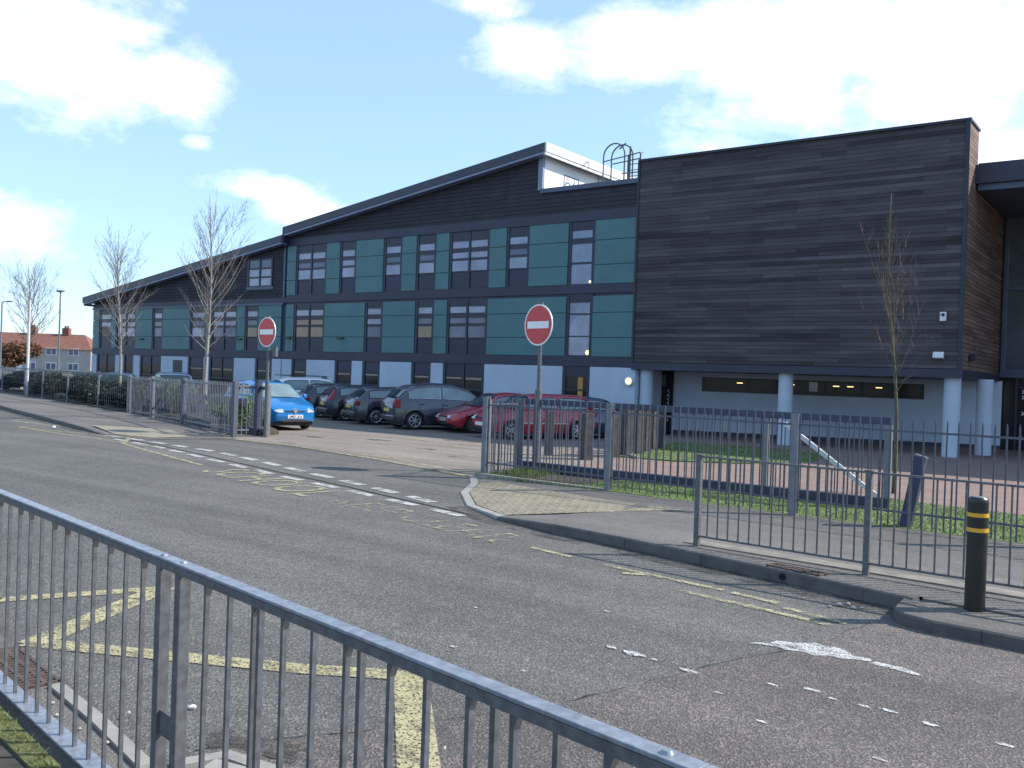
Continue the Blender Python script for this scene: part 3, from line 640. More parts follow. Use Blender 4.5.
# timber block
bp('timber_block', MB().box(-16.88, -5.7, 30.34, 31.75, 2.72, 10.2), M['wood'])
bp('timber_block', MB().box(-16.9, -5.72, 31.75, 44, 2.72, 9.0), M['wood'])
bp('timber_end_wall', MB().box(-5.7, -5.66, 30.362, 31.75, 2.7, 10.19).box(-5.72, -5.68, 31.75, 38, 2.7, 8.95), M['wood_end'])
bp('parapet_coping', MB().box(-16.93, -5.62, 30.28, 31.8, 10.2, 10.28), M['frame'])
bp('corner_trim', MB().box(-5.76, -5.64, 30.3, 30.36, 2.7, 10.2), M['frame'])
bp('corner_trim', MB().box(-16.95, -16.86, 30.3, 30.42, 2.7, 10.2), M['frame'])
bp('soffit_beam', MB().box(-16.95, -5.6, 30.3, 37.3, 2.44, 2.7), M['navy'])
for x, y in [(-16.5, 30.75), (-11.15, 30.7), (-5.95, 30.75), (-5.4, 32.9)]:
    bp('column', MB().tube([(x, y, 0), (x, y, 2.45)], .245, 28), M['render'], smooth=False)
wa, wb = Vector((-16.35, 32.7)), Vector((-5.5, 36.85)); wd = (wb - wa).normalized(); wn = Vector((wd.y, -wd.x))
def wallrect(m, s0, s1, z0, z1, out, th=.1):
    P = [wa + wd * s0 + wn * out, wa + wd * s1 + wn * out, wa + wd * s1 + wn * (out - th), wa + wd * s0 + wn * (out - th)]
    return m.prism([tuple(p) for p in P], z0, z1)
WL = (wb - wa).length
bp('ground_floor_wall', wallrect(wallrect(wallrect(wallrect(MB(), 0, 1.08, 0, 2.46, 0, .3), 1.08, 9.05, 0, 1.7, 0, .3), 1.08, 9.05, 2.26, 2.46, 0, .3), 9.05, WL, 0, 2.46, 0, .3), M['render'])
bp('plinth', wallrect(MB(), 0, WL, 0, .16, .02, .05), M['navy'])
sw = bp('strip_window', wallrect(MB(), 1.08, 9.05, 1.7, 2.26, -.06, .06), M['pane_dark'])
q = MB()
for s_ in (1.1, 2.8, 4.4, 5.6, 6.9, 8.98): wallrect(q, s_, s_ + .06, 1.7, 2.26, -.02, .05)
wallrect(q, 1.1, 9., 1.7, 1.74, -.02, .04); wallrect(q, 1.1, 9., 2.22, 2.26, -.02, .04)
q.v = [(x + 36, y - 30.4, z) for x, y, z in q.v]; q.build('window_frame', M['frame'], sw)
q = wallrect(MB(), 5.05, 5.35, 1.85, 2.2, -.045, .012); q.v = [(x + 36, y - 30.4, z) for x, y, z in q.v]; q.build('notice', M['pane'], sw)
q = MB()
for s_ in (2.4, 4.3, 5.9, 6.4, 7.4): wallrect(q, s_, s_ + .22, 2.06, 2.09, -.05, .008)
q.v = [(x + 36, y - 30.4, z) for x, y, z in q.v]; q.build('room_light', M['lamp_on'], sw)
# door screen between the first column and the white wall
ds = bp('door_screen', MB().box(-17.9, -16.3, 32.55, 32.6, 0, 2.46), M['pane_dark'])
q = MB()
for x in (-17.9, -17.1, -16.4): q.box(x, x + .06, 32.5, 32.56, 0, 2.46)
q.box(-17.9, -16.3, 32.5, 32.56, 1.62, 1.68); q.v = [(x + 36, y - 30.4, z) for x, y, z in q.v]; q.build('door_frame', M['frame'], ds)
q = MB(); q.box(-17.0, -16.6, 32.53, 32.548, 1.85, 2.3); q.v = [(x + 36, y - 30.4, z) for x, y, z in q.v]; q.build('glass_light', M['pane_mid'], ds)
# manifestation marks on the glass door edge
q = MB()
for z in (1.62, 1.45, 1.3, 1.15, .5):
    q.beam((-16.43, 32.495, z), (-16.5, 32.495, z + .05), .02, .02); q.beam((-16.5, 32.495, z + .05), (-16.43, 32.495, z + .1), .02, .02)
q.v = [(x + 36, y - 30.4, z) for x, y, z in q.v]; q.build('door_marking', M['sign_white'], ds)
bp('rear_wall', MB().box(-18., -4.9, 37.2, 37.3, 0, 2.46), M['navy'])
bp('wall_return', MB().box(-16.94, -16.77, 30.472, 32.5, 0, 2.43), M['render'])
bp('entrance_wall', MB().box(-5.6, 10, 43., 43.2, 0, 8.5).box(-5.75, -5.6, 37.3, 43, 0, 8.9), M['navy'])
# entrance wing
bp('canopy', MB().box(-5.66, 10, 31.4, 44, 8.5, 9.08), M['navy'])
bp('canopy_trim', MB().box(-5.6, 10, 31.55, 37., 8.3, 8.5), M['coping'])
bp('flat_roof', MB().box(-5.6, 10, 31.5, 44, 9.08, 9.14), M['roof'])
eg = bp('entrance_glazing', MB().box(-5.5, 10, 37.05, 37.1, 2.85, 8.3), M['ent_glass'])
q = MB()
for x in (-5.6, -3.1, -.6, 1.9, 4.4): q.box(x, x + .12, 36.95, 37.06, 2.7, 8.3)
q.box(-5.6, 10, 36.96, 37.055, 5.72, 5.84); q.box(-5.6, 10, 36.9, 37.06, 2.6, 2.9)
q.v = [(x + 36, y - 30.4, z) for x, y, z in q.v]; q.build('glazing_frame', M['coping'], eg)
gd = bp('entrance_doors', MB().box(-5.55, 10, 37.05, 37.1, .05, 2.7), M['pane_dark'])
q = MB()
for x in (-5.1, -3.6, -2.1, -.6, 1.5, 4): q.box(x, x + .08, 36.98, 37.05, 0, 2.7)
q.box(-5, 10, 36.985, 37.045, 2.2, 2.28); q.v = [(x + 36, y - 30.4, z) for x, y, z in q.v]; q.build('door_frame', M['frame'], gd)
q = MB()
for z in (2.05, 1.85, 1.28, .4):
    q.beam((-4.88, 36.97, z), (-4.76, 36.97, z + .05), .03, .03); q.beam((-4.76, 36.97, z + .05), (-4.88, 36.97, z + .1), .03, .03)
q.v = [(x + 36, y - 30.4, z) for x, y, z in q.v]; q.build('door_marking', M['sign_white'], gd)
# devices on the timber wall
cx = empty('wall_device', (-6.2, 30.34, 4.32), label='small white box with a dark eye high on the timber block near its right corner', cat='alarm sensor')
MB().box(-.09, .09, -.08, 0, -.16, .12).build('housing', M['box_white'], cx, bevel=.01); disc_y(MB(), 0, -.095, -.08, .03, .05).build('lens', M['frame'], cx)
fl = empty('floodlight', (-6.28, 30.34, 3.1), label='small grey floodlight on the timber block just above the columns', cat='floodlight')
MB().add([(-.15, -.05, -.1), (.15, -.05, -.1), (.15, -.2, -.06), (-.15, -.2, -.06), (-.15, -.05, .1), (.15, -.05, .1), (.15, -.12, .12), (-.15, -.12, .12)], [(0, 1, 2, 3), (4, 5, 6, 7), (0, 1, 5, 4), (1, 2, 6, 5), (2, 3, 7, 6), (3, 0, 4, 7)]).build('housing', M['box_white'], fl)
MB().box(-.03, .03, -.06, 0, -.05, .05).build('bracket', M['frame'], fl)
fl2 = empty('floodlight', (-5.66, 31.5, 3.1), label='small dark floodlight on the shaded brown end wall of the timber block', cat='floodlight')
MB().box(.05, .2, -.15, .15, -.1, .1).build('housing', M['frame'], fl2, bevel=.01); MB().box(0, .06, -.03, .03, -.04, .04).build('bracket', M['frame'], fl2)

# roof access ladder with cage hoops
L_ = empty('roof_ladder', (-19.6, 33.5, 9.5), label='metal access ladder with rounded safety hoops on the flat roof beside the timber block', cat='ladder')
lr = MB(); hp = MB()
for x in (.05, .62): lr.tube([(x + .35, .0, .0), (x + .35, 0, 1.9), (x + .3, .25, 2.0)], .035, 6)
for z in (.25, .5, .75, 1.0, 1.25, 1.5): lr.tube([(.4, 0, z), (.97, 0, z)], .018, 6)
lr.build('ladder', M['galv'], L_)
def hoop(x0, x1, yb, z0, z1, n=14):
    c = (x0 + x1) / 2; r = (x1 - x0) / 2
    return [(x0, yb, z0)] + [(c - r * math.cos(math.pi * k / n), yb, z1 + r * math.sin(math.pi * k / n)) for k in range(n + 1)] + [(x1, yb, z0)]
hp.tube(hoop(-.80, .22, 0, .75, 1.95), .032, 6); hp.tube(hoop(-.42, .6, .02, .45, 1.85), .032, 6); hp.tube([(-.05, .02, 2.2), (.25, .02, 2.42)], .03, 6)
hp.tube([(-.8, 0.01, 1.75), (.95, 0.01, 1.95)], .025, 6); hp.tube([(-.35, 0, 1.6), (.95, 0, 1.7)], .025, 6); hp.tube([(.1, 0, 1.15), (.9, 0, 1.15)], .025, 6)
for k in range(4):
    a = -.7 + k * .22; hp.tube([(a + .18 * math.cos(t / 6 * math.pi), .2, .75 - .12 * k - .16 * math.sin(t / 6 * math.pi)) for t in range(7)], .022, 5)
hp.tube([(.48, 0, 0), (.48, 0, 2.25)], .04, 6)
hp.build('safety_cage', M['galv'], L_)
hv = empty('roof_vent', (-18.75, 34.2, 9.5), label='dark box vent on the flat roof behind the access ladder', cat='roof vent')
MB().box(-.4, .5, -.4, .4, .1, .75).build('vent_body', M['navy'], hv, bevel=.03); MB().box(-.5, .6, -.5, .5, .75, .83).build('vent_cap', M['coping'], hv)

# ------------------------------------------------------------------ no entry signs
def sign(loc, rz, zc, rad, ptop, thick, label):
    s_ = empty('no_entry_sign', loc, rz, label=label, cat='road sign', group='no entry signs at the car park entrance')
    m = MB().tube([(0, 0, 0), (0, 0, 1.75)], .075 if thick else .06, 14).tube([(0, 0, 1.75), (0, 0, ptop)], .042, 12)
    m.build('pole', M['galv'], s_, smooth=False)
    disc_y(MB(), 0, -.075, -.06, zc, rad, 40).build('disc', M['sign_white'], s_)
    disc_y(MB(), 0, -.079, -.0755, zc, rad * .93, 40).build('red_field', M['sign_red'], s_)
    MB().box(-rad * .76, rad * .76, -.084, -.0795, zc - rad * .17, zc + rad * .17).build('white_bar', M['sign_white'], s_)
    disc_y(MB(), 0, -.06, -.056, zc, rad * .99, 40).build('disc_back', M['sign_back'], s_)
    MB().box(-.07, .07, -.056, .05, zc - .22, zc - .17).box(-.07, .07, -.056, .05, zc + .17, zc + .22).build('clamp', M['galv'], s_)
    return s_
sign((-10.95, 15.72, 0), R_(-13), 3.1, .43, 3.58, True, 'round red no entry sign on a thick pole rising out of the sliding gate')
s2 = sign((-21.5, 17.15, 0), R_(-4), 3.05, .43, 3.52, False, 'round red no entry sign on a thin pole beside the blue car')
MB().box(.12, .3, .05, .12, 2.35, 2.62).build('sign_box', M['galv'], s2)

# ------------------------------------------------------------------ fences and gates
def fence_run(pts, top, bottom, spacing, name, label, cat, mat, postm, posts=None, tip=.1, pr=.011, rail=(.04, .03), raised=.05, postr=.05, rails=None, zs=None):
    root = empty(name, (pts[0][0], pts[0][1], 0), label=label, cat=cat)
    ox, oy = pts[0]
    for i, (a, b_) in enumerate(zip(pts, pts[1:])):
        A_ = Vector((a[0] - ox, a[1] - oy, 0)); Bv = Vector((b_[0] - ox, b_[1] - oy, 0)); L = (Bv - A_).length; t = (Bv - A_).normalized()
        m = MB(); n = max(1, round(L / spacing))
        for k in range(n):
            p = A_ + t * (L * (k + .5) / n); jx = rnd.uniform(-.004, .004)
            m.tube([(p.x, p.y, bottom), (p.x + jx, p.y, top - .05), (p.x + jx, p.y, top)], [pr, pr, pr * .35], 6)
        m.build('picket_panel', mat, root)
        r = MB()
        for z in (rails or (bottom + .12, top - tip)): r.beam(A_ + Vector((0, 0, z)), Bv + Vector((0, 0, z)), rail[1], rail[0])
        r.build('rail', mat, root)
    for p in (posts or pts):
        MB().box(p[0] - ox - postr, p[0] - ox + postr, p[1] - oy - postr, p[1] - oy + postr, 0, top + raised).build('post', postm, root)
    return root
f1 = fence_run([(-11.05, 14.12), (-8.12, 13.86), (-4.75, 13.56), (-1.4, 13.3), (2., 13.05), (5.4, 12.8)], 1.62, .12, .145, 'steel_fence', 'grey vertical bar fence with thin rails along the grass behind the far pavement', 'fence', M['fence'], M['fence_light'],
               pr=.012, rail=(.03, .012), rails=(.32, 1.44), raised=-.02, postr=.055)
# short return behind the first post
fence_run([(-11.08, 14.2), (-11.25, 15.5)], 1.55, .12, .13, 'steel_fence', 'short end return of bars right of the car park entrance, running back from the kerb', 'fence', M['fence'], M['fence_light'], pr=.012, rail=(.03, .012), raised=0, postr=.05)
# sliding gate, parked behind the fence
G_ = empty('sliding_gate', (-11.5, 15.75, 0), label='long dark sliding gate with a diagonal brace, parked open behind the bar fence', cat='gate')
gx0, gx1 = 0, 7.6
def gy(x): return -.15 * x / 7.6
m = MB(); m.beam((gx0, 0, .15), (gx1, -.15, .15), .14, .19); m.build('bottom_beam', M['gate'], G_, bevel=.008)
m = MB(); m.beam((gx0, 0, 1.5), (gx1, -.15, 1.5), .07, .12); m.build('top_beam', M['gate'], G_, bevel=.006)
for x in (0.04, 5.5, 7.56):
    MB().box(x - .05, x + .05, gy(x) - .055, gy(x) + .055, .25, 1.44).build('upright', M['fence_light'], G_)
MB().beam((5.75, gy(5.75) - .02, 1.42), (7.42, gy(7.4) - .02, .27), .06, .07).build('brace', plain('galvanised_sunlit_brace', (.5, .52, .55), .5, .2), G_)  # pale base colour puts the sunlight on the brace into its paint
m = MB()
for k in range(51):
    x = .15 + k * .146
    if x < 7.5: m.tube([(x, gy(x), .24), (x, gy(x), 1.45)], .011, 6)
m.build('picket_panel', M['fence'], G_)
MB().box(-.1, 7.7, -.02, .1, .0, .05).build('track', M['galv'], G_)
for x in (1.0, 3.2): MB().box(x - .2, x + .2, -.16, .16, .0, .14).build('roller_box', M['galv'], G_, bevel=.01)
# leaning guide post
lp = empty('gate_post', (-3.2, 13.75, .08), label='dark square steel stub post leaning to the right in front of the sliding gate end', cat='post')
MB().beam((0, 0, 0), (.16, .05, 1.0), .15, .15, up=(0, 1, 0)).build('post', M['gate'], lp)
MB().beam((.16, .05, 1.0), (.165, .051, 1.02), .16, .16, up=(0, 1, 0)).build('cap', M['fence_light'], lp)

# left fences
fence_run([(-21.75, 16.75), (-21.9, 16.35), (-24.0, 17.0), (-26.53, 17.8)], 1.58, .1, .15, 'palisade_fence', 'close-set pale grey bar fence just left of the car park entrance', 'fence', M['fence_light'], M['fence'], posts=[(-21.9, 16.35), (-26.53, 17.8)], pr=.014, raised=.02, postr=.07, rail=(.05, .03))
fence_run([(-26.6, 17.82), (-32.99, 19.75)], 1.55, .1, .17, 'palisade_fence', 'open bar fence between the close-set fence and the wire mesh fence', 'fence', M['fence_light'], M['fence_light'], posts=[(-29.9, 18.8), (-32.99, 19.75)], pr=.011, raised=.02, postr=.06)
# mesh fence to the far left
mf = empty('mesh_fence', (-33., 19.8, 0), label='wire mesh fence with slim posts in front of the dark hedges', cat='fence')
mpts = [(-33.1, 19.85), (-37.0, 20.75), (-41.5, 21.8), (-45.8, 22.8), (-49.8, 23.85), (-55.3, 25.2), (-61, 26.7), (-67, 28.3)]
for p in mpts[1:]: MB().tube([(p[0] + 33, p[1] - 19.8, 0), (p[0] + 33, p[1] - 19.8, 1.62)], .05, 8).build('post', M['fence_light'], mf)
m = MB(); rl = MB()
for a, b_ in zip(mpts, mpts[1:]):
    A_ = Vector((a[0] + 33, a[1] - 19.8)); Bv = Vector((b_[0] + 33, b_[1] - 19.8)); L = (Bv - A_).length
    for k in range(int(L / .25)):
        p = A_.lerp(Bv, (k + .5) / int(L / .25)); m.beam((p.x, p.y, .15), (p.x, p.y, 1.52), .006, .006)
    for z in (.15, .45, .75, 1.05, 1.3): m.beam((A_.x, A_.y, z), (Bv.x, Bv.y, z), .006, .006)
    rl.beam((A_.x, A_.y, 1.54), (Bv.x, Bv.y, 1.54), .035, .05)
m.build('wire_mesh', M['fence'], mf); rl.build('top_rail', M['fence'], mf)
# left sliding gate leaf frame behind the palisade
G2 = empty('sliding_gate', (-21.9, 17.3, 0), label='dark gate leaf behind the close-set fence, its end frame beside the thin sign pole', cat='gate')
def g2(x): return .27 * x
MB().beam((.25, .02, .14), (-1.2, g2(1.2), .14), .1, .16).build('bottom_beam', M['gate'], G2)
MB().beam((.25, .02, 1.42), (-1.2, g2(1.2), 1.42), .07, .1).build('top_beam', M['gate'], G2)
MB().beam((-1.2, g2(1.2), .95), (-6.8, g2(6.8), .95), .1, .22).build('side_beam', M['gate'], G2)
MB().box(.2, .32, -.05, .07, 0, 1.5).build('upright', M['fence_light'], G2); MB().box(-.35, -.2, 0, .16, 0, 1.66).build('upright', M['gate'], G2)
m = MB()
for k in range(7): x = -.1 - k * .13 if k > 2 else .13 - k * .12; m.tube([(x, g2(-x) if x < 0 else 0.02, .2), (x, g2(-x) if x < 0 else .02, 1.4)], .011, 6)
m.build('picket_panel', M['fence_light'], G2)
MB().beam((-8.9, g2(8.9) - .1, .2), (-6.6, g2(6.6) - .1, 1.35), .05, .06).build('brace', M['gate'], G2)

# ------------------------------------------------------------------ guard railing on the far kerb
def guard(name, label, pts, top, bot, n_per, postw, pr, mat, topmat, flat, group=None, postz0=.1):
    root = empty(name, (pts[0][0], pts[0][1], 0), label=label, cat='railing')
    ox, oy = pts[0]
    for a, b_ in zip(pts, pts[1:]):
        A_ = Vector((a[0] - ox, a[1] - oy, 0)); Bv = Vector((b_[0] - ox, b_[1] - oy, 0)); up = Vector((0, 0, 1))
        MB().beam(A_ + up * top, Bv + up * top, flat[0], flat[1]).build('top_rail', topmat, root)
        MB().beam(A_ + up * bot, Bv + up * bot, flat[0] * .8, flat[1]).build('bottom_rail', mat, root)
        m = MB()
        for k in range(1, n_per + 1):
            p = A_.lerp(Bv, k / (n_per + 1)); m.tube([(p.x, p.y, bot), (p.x, p.y, top - .005)], pr, 6)
        m.build('picket_panel', mat, root)
    for p in pts:
        MB().box(p[0] - ox - postw, p[0] - ox + postw, p[1] - oy - postw, p[1] - oy + postw, postz0, top + .015).build('post', mat, root)
        MB().box(p[0] - ox - postw - .01, p[0] - ox + postw + .01, p[1] - oy - postw - .01, p[1] - oy + postw + .01, top + .015, top + .025).build('post_cap', topmat, root)
    return root
guard('guard_railing', 'grey pedestrian guard railing standing on the far kerb behind the black bollard', [(-4.56, 9.85), (-2.61, 9.66), (-.66, 9.52), (1.3, 9.4), (3.3, 9.28)], 1.16, .24, 14, .03, .010, M['galv'], M['galv'], (.04, .022))

# near railing, seen close: flat top rail bolted at the posts
NA = Vector((-5.75, 2.63, 0)); nt_ = Vector((.9856, -.1692, 0)); nn = Vector((.1692, .9856, 0))
def NP(s_, z, o=0): p = NA + nt_ * s_ + nn * o; return (p.x, p.y, z)
NR = empty('guard_railing', NP(2.45, 0), label='close galvanised guard railing with a flat top rail across the foreground', cat='railing')
ol = Vector(NP(2.45, 0))
def loc_(p): return (p[0] - ol.x, p[1] - ol.y, p[2])
def nb(name, segs, mat, bevel=0):
    m = MB()
    for a, b_, w_, h_, up in segs: m.beam(loc_(a), loc_(b_), w_, h_, up)
    return m.build(name, mat, NR, bevel=bevel)
U3 = tuple(nn)
nb('top_rail', [(NP(-4, 1.2), NP(2.45, 1.2), .055, .012, (0, 0, 1))], M['galv_lit'], .002)
nb('top_rail', [(NP(2.453, 1.2), NP(5.03, 1.2), .055, .012, (0, 0, 1))], M['galv_lit'], .002)
nb('top_rail', [(NP(-4, 1.178, -.024), NP(2.45, 1.178, -.024), .008, .03, (0, 0, 1)), (NP(2.453, 1.178, -.024), NP(5.03, 1.178, -.024), .008, .03, (0, 0, 1))], M['galv'])  # side lip of the rail in the steel tone darkened for shade
nb('bottom_rail', [(NP(-4, .09), NP(2.36, .09), .1, .012, (0, 0, 1))], M['galv_lit'], .002)
nb('bottom_rail', [(NP(2.55, .09), NP(5.0, .09), .1, .012, (0, 0, 1))], M['galv_lit'], .002)
for s_ in (2.36, 2.545): nb('post', [(NP(s_, -.02), NP(s_, 1.165), .05, .05, U3)], M['galv'], .004)
nb('post_bracket', [(NP(2.385, .52), NP(2.52, .52), .02, .1, (0, 0, 1))], M['galv'])
nb('top_rail', [(NP(5.033, 1.2), NP(7.4, 1.2), .055, .012, (0, 0, 1))], M['galv_lit'], .002)
for s_ in (5.12, 7.3): nb('post', [(NP(s_, -.02), NP(s_, 1.165), .05, .05, U3)], M['galv'], .004)
nb('bottom_rail', [(NP(5.12, .09), NP(7.3, .09), .1, .012, (0, 0, 1))], M['galv_lit'], .002)
nb('post', [(NP(4.94, -.02), NP(4.94, 1.165), .05, .05, U3)], M['galv'], .004)
pk = MB(); lugs = MB()
ss = [-3.5 + .195 * k for k in range(29)] + [2.15, 2.76, 2.95, 3.135, 3.34, 3.53, 3.72, 3.95, 4.12, 4.3, 4.47, 4.62, 4.78, 5.3, 5.5, 5.7, 5.9, 6.1, 6.3, 6.5, 6.7, 6.9, 7.1]
for i, s_ in enumerate(sorted(ss)):
    if s_ > 2.1 and s_ < 2.14: continue
    pk.beam(loc_(NP(s_, .09)), loc_(NP(s_, 1.165)), .017, .017, U3)
    if i % 3 != 1: pk.add([loc_(NP(s_ - .008, 1.165, -.012)), loc_(NP(s_ + .03, 1.165, -.012)), loc_(NP(s_ + .008, 1.115, -.012)), loc_(NP(s_ - .008, 1.165, .012)), loc_(NP(s_ + .03, 1.165, .012)), loc_(NP(s_ + .008, 1.115, .012))], [(0, 1, 2), (3, 4, 5), (0, 1, 4, 3), (1, 2, 5, 4), (2, 0, 3, 5)])
for s_ in (3.18, 3.8, 4.4): pk.beam(loc_(NP(s_, .09, .0)), loc_(NP(s_, 1.165, .0)), .02, .02, U3)
pk.build('picket_panel', M['galv'], NR)
for s_ in (2.36, 2.545, 4.94, 5.12):
    p = loc_(NP(s_, 1.206)); MB().tube([(p[0], p[1], 1.206), (p[0], p[1], 1.214)], [.016, .011], 12).build('bolt', M['galv_lit'], NR)

# ------------------------------------------------------------------ bollard
bo = empty('bollard', (-1.47, 8.85, .1), label='round black bollard with two amber bands standing on the kerb build-out', cat='bollard')
prof = [(.083, 0), (.083, .96), (.079, .985), (.066, 1.0)]
MB().tube([(0, 0, z) for r, z in prof], [r for r, z in prof], 32).build('body', M['black'], bo, smooth=False)
for z in (.70, .83): MB().tube([(0, 0, z), (0, 0, z + .035)], .0865, 32, cap=True).build('reflective_band', M['amber'], bo)
MB().tube([(0, 0, .985), (0, 0, 1.004)], [.077, .05], 24).build('cap', M['fence_light'], bo)
MB().tube([(0, 0, -.01), (0, 0, .012)], .11, 20).build('base_ring', M['kerb_dark'], bo)

# ------------------------------------------------------------------ timber posts
for i, (x, y, hgt, w_, lb) in enumerate([(-13.3, 19.65, 1.2, .2, 'slim weathered timber post standing alone nearest the sign pole'), (-12.1, 19.5, 1.2, .34, 'broad weathered timber post standing alone in front of the bright red car'),
                         (-12.05, 20.75, 1.22, .3, 'first timber post of the curved row, nearest the road'), (-12.02, 21.35, 1.22, .32, 'second timber post of the curved row on the lawn edge'), (-12.15, 22.2, 1.22, .34, 'third timber post of the curved row on the lawn edge'),
                         (-12.35, 23.0, 1.2, .32, 'fourth timber post of the curved row on the lawn edge'), (-12.6, 23.9, 1.2, .32, 'fifth timber post of the curved row on the lawn edge'), (-12.85, 24.7, 1.2, .32, 'last timber post of the curved row, nearest the school doors')]):
    m = MB(); zz = [0, .3, .6, .9, hgt + rnd.uniform(-.03, .03)]; vs_ = []; n = len(zz)
    for z in zz:
        for sx, sy in ((-1, -1), (1, -1), (1, 1), (-1, 1)): vs_.append((sx * w_ / 2 + rnd.uniform(-.012, .012), sy * w_ * .4 + rnd.uniform(-.012, .012), z))
    fs = [(3, 2, 1, 0), tuple(range(4 * n - 4, 4 * n))] + [(4 * k + j, 4 * k + (j + 1) % 4, 4 * k + 4 + (j + 1) % 4, 4 * k + 4 + j) for k in range(n - 1) for j in range(4)]
    m.add(vs_, fs); o = m.build('timber_post', M['timber_post'], loc=(x, y, 0), bevel=.012); o.rotation_euler = (0, 0, R_(-35 + 5 * i))
    tag(o, lb, 'post', 'timber posts edging the lawn')

# ------------------------------------------------------------------ cars
def interp(keys, x):
    if x <= keys[0][0]: return keys[0][1]
    for (x0, y0), (x1, y1) in zip(keys, keys[1:]):
        if x <= x1:
            t = (x - x0) / (x1 - x0); return y0 + (y1 - y0) * t
    return keys[-1][1]
def make_car(label, paintm, loc, az, L=3.95, W=1.68, H=1.45, belt=None, roof=None, wb=(.8, 3.3), wr=.30, glass='car_glass', lamps='std', plate_front='w', rear='std', tl=None, lamp_style=None, bodyh=None, group='cars parked in the school car park', side_glass='car_glass_light', front_detail=False, plate=None, rails=False, moulding=False, cat='car'):
    """x runs from nose (0) to tail (L); belt(x)= height of bonnet/waist, roof(x)= greenhouse outline; heading az in world"""
    root = empty('parked_car', (loc[0], loc[1], .012), az + math.pi, label=label, cat=cat, group=group)
    xs = sorted(set([round(L * k / 46, 4) for k in range(47)] + [round(wb[j] + wr * 1.15 * c, 4) for j in (0, 1) for c in (-1, -.97, -.85, -.6, -.3, 0, .3, .6, .85, .97, 1)] + [k[0] for k in roof]))
    xs = [x for x in xs if 0 <= x <= L]
    Wh = W / 2
    def wid(x):
        a = min(x, L - x); e = .62
        return Wh * (1 - .2 * max(0, 1 - a / e) ** 2.2)
    def zb(x):
        z = .2 + .1 * max(0, 1 - min(x, L - x) / .4) ** 2
        for c in wb:
            dd = abs(x - c); ra = wr * 1.15
            if dd <= ra + 1e-6: z = max(z, wr + math.sqrt(max(0, ra * ra - dd * dd)))
        return z
    gx0, gx1 = roof[0][0], roof[-1][0]
    def sec(x):
        b_ = interp(belt, x); w_ = wid(x); t = interp(roof, x) if gx0 < x < gx1 else b_
        gh = max(0, t - b_); k = min(1, gh / (H - b_ + .001)) if gh > 0 else 0
        wr_ = w_ * .955 - (.17 * k) * (Wh / .85)
        z0 = zb(x)
        hi = b_ - .07
        zm = max(z0 + .01, .52)
        pts = [(w_ * .93, z0), (w_ * .995, max(z0 + .005, .34)), (w_ * 1.0, min(hi, zm)), (w_ * .985, max(hi, z0 + .02)), (w_ * .955, b_)]
        if gh > .03: pts += [(wr_ + .0, t - .05 * min(1, gh / .2)), (wr_ - .09, t - .005), (wr_ * .4, t + .015), (0, t + .02)]
        else: pts += [(w_ * .9, b_ + .01), (w_ * .75, b_ + .03), (w_ * .4, b_ + .045), (0, b_ + .05)]
        return pts
    m = MB(); ns = 9; vs_ = []
    endz = .0
    for i, x in enumerate(xs):
        pts = sec(x)
        ring = [(x, y, z) for y, z in pts] + [(x, -y, z) for y, z in pts[-2::-1]]
        # rounded nose and tail: pull the middle outwards
        vs_ += ring
    n = 2 * ns - 1
    fs = [(i * n + k, i * n + k + 1, (i + 1) * n + k + 1, (i + 1) * n + k) for i in range(len(xs) - 1) for k in range(n - 1)]
    # bulging nose and tail caps
    def cap(i, sgn):
        base = i * n; x = xs[i]; pts = sec(x)
        rng = []
        for k in range(n): vx, vy, vz = vs_[base + k]; rng.append(len(vs_)); vs_.append((vx + sgn * .07, vy * .86, .46 + (vz - .46) * .8))
        for k in range(n - 1): fs.append((base + k, base + k + 1, rng[k + 1], rng[k]))
        fs.append(tuple(rng)); fs.append((base, rng[0], rng[-1], base + n - 1))
    cap(0, -1); cap(len(xs) - 1, 1)
    m.add(vs_, fs); body = m.build('body', M[paintm], root, smooth=True)
    es = body.modifiers.new('e', 'EDGE_SPLIT'); es.split_angle = R_(38)
    MB().box(.15, L - .15, -Wh * .82, Wh * .82, .16, min(.62, interp(belt, .3) - .1)).build('underbody', M['trim'], root)
    # glass
    def side_pt(x, t, s_, out=.008):
        p = sec(x); (ya, za), (yb, zb_) = p[4], p[5]
        return (x, s_ * (ya + (yb - ya) * t + out), za + (zb_ - za) * t + .004)
    def gl(x0, x1, s_, t0=.1, t1=.86, nseg=8, slant=(0, 0)):
        mm = MB(); v_ = []
        for i in range(nseg + 1):
            for j, t in enumerate((t0, t1)):
                a = x0 + (slant[0] if j else 0); b_ = x1 + (slant[1] if j else 0); x = a + (b_ - a) * i / nseg
                # keep the upper edge under the roof outline
                v_.append(side_pt(x, t, s_))
        mm.add(v_, [(2 * i, 2 * i + 2, 2 * i + 3, 2 * i + 1) for i in range(nseg)]); w_o = mm.build('side_window', M[side_glass], root)
        e = MB(); top = [v_[k] for k in range(1, len(v_), 2)]; bot = [v_[k] for k in range(0, len(v_), 2)]
        e.tube(bot + top[::-1] + [bot[0]], .013, 4, cap=False); e.build('window_seal', M['trim' if paintm != 'p_grey' else 'alloy'], w_o); return w_o
    rk = [k[0] for k in roof]
    # windscreen zone = roof[0]..roof[k1]; rear screen = last segment
    f0, f1 = roof[0][0], roof[1][0]; r0_, r1_ = roof[-2][0], roof[-1][0]
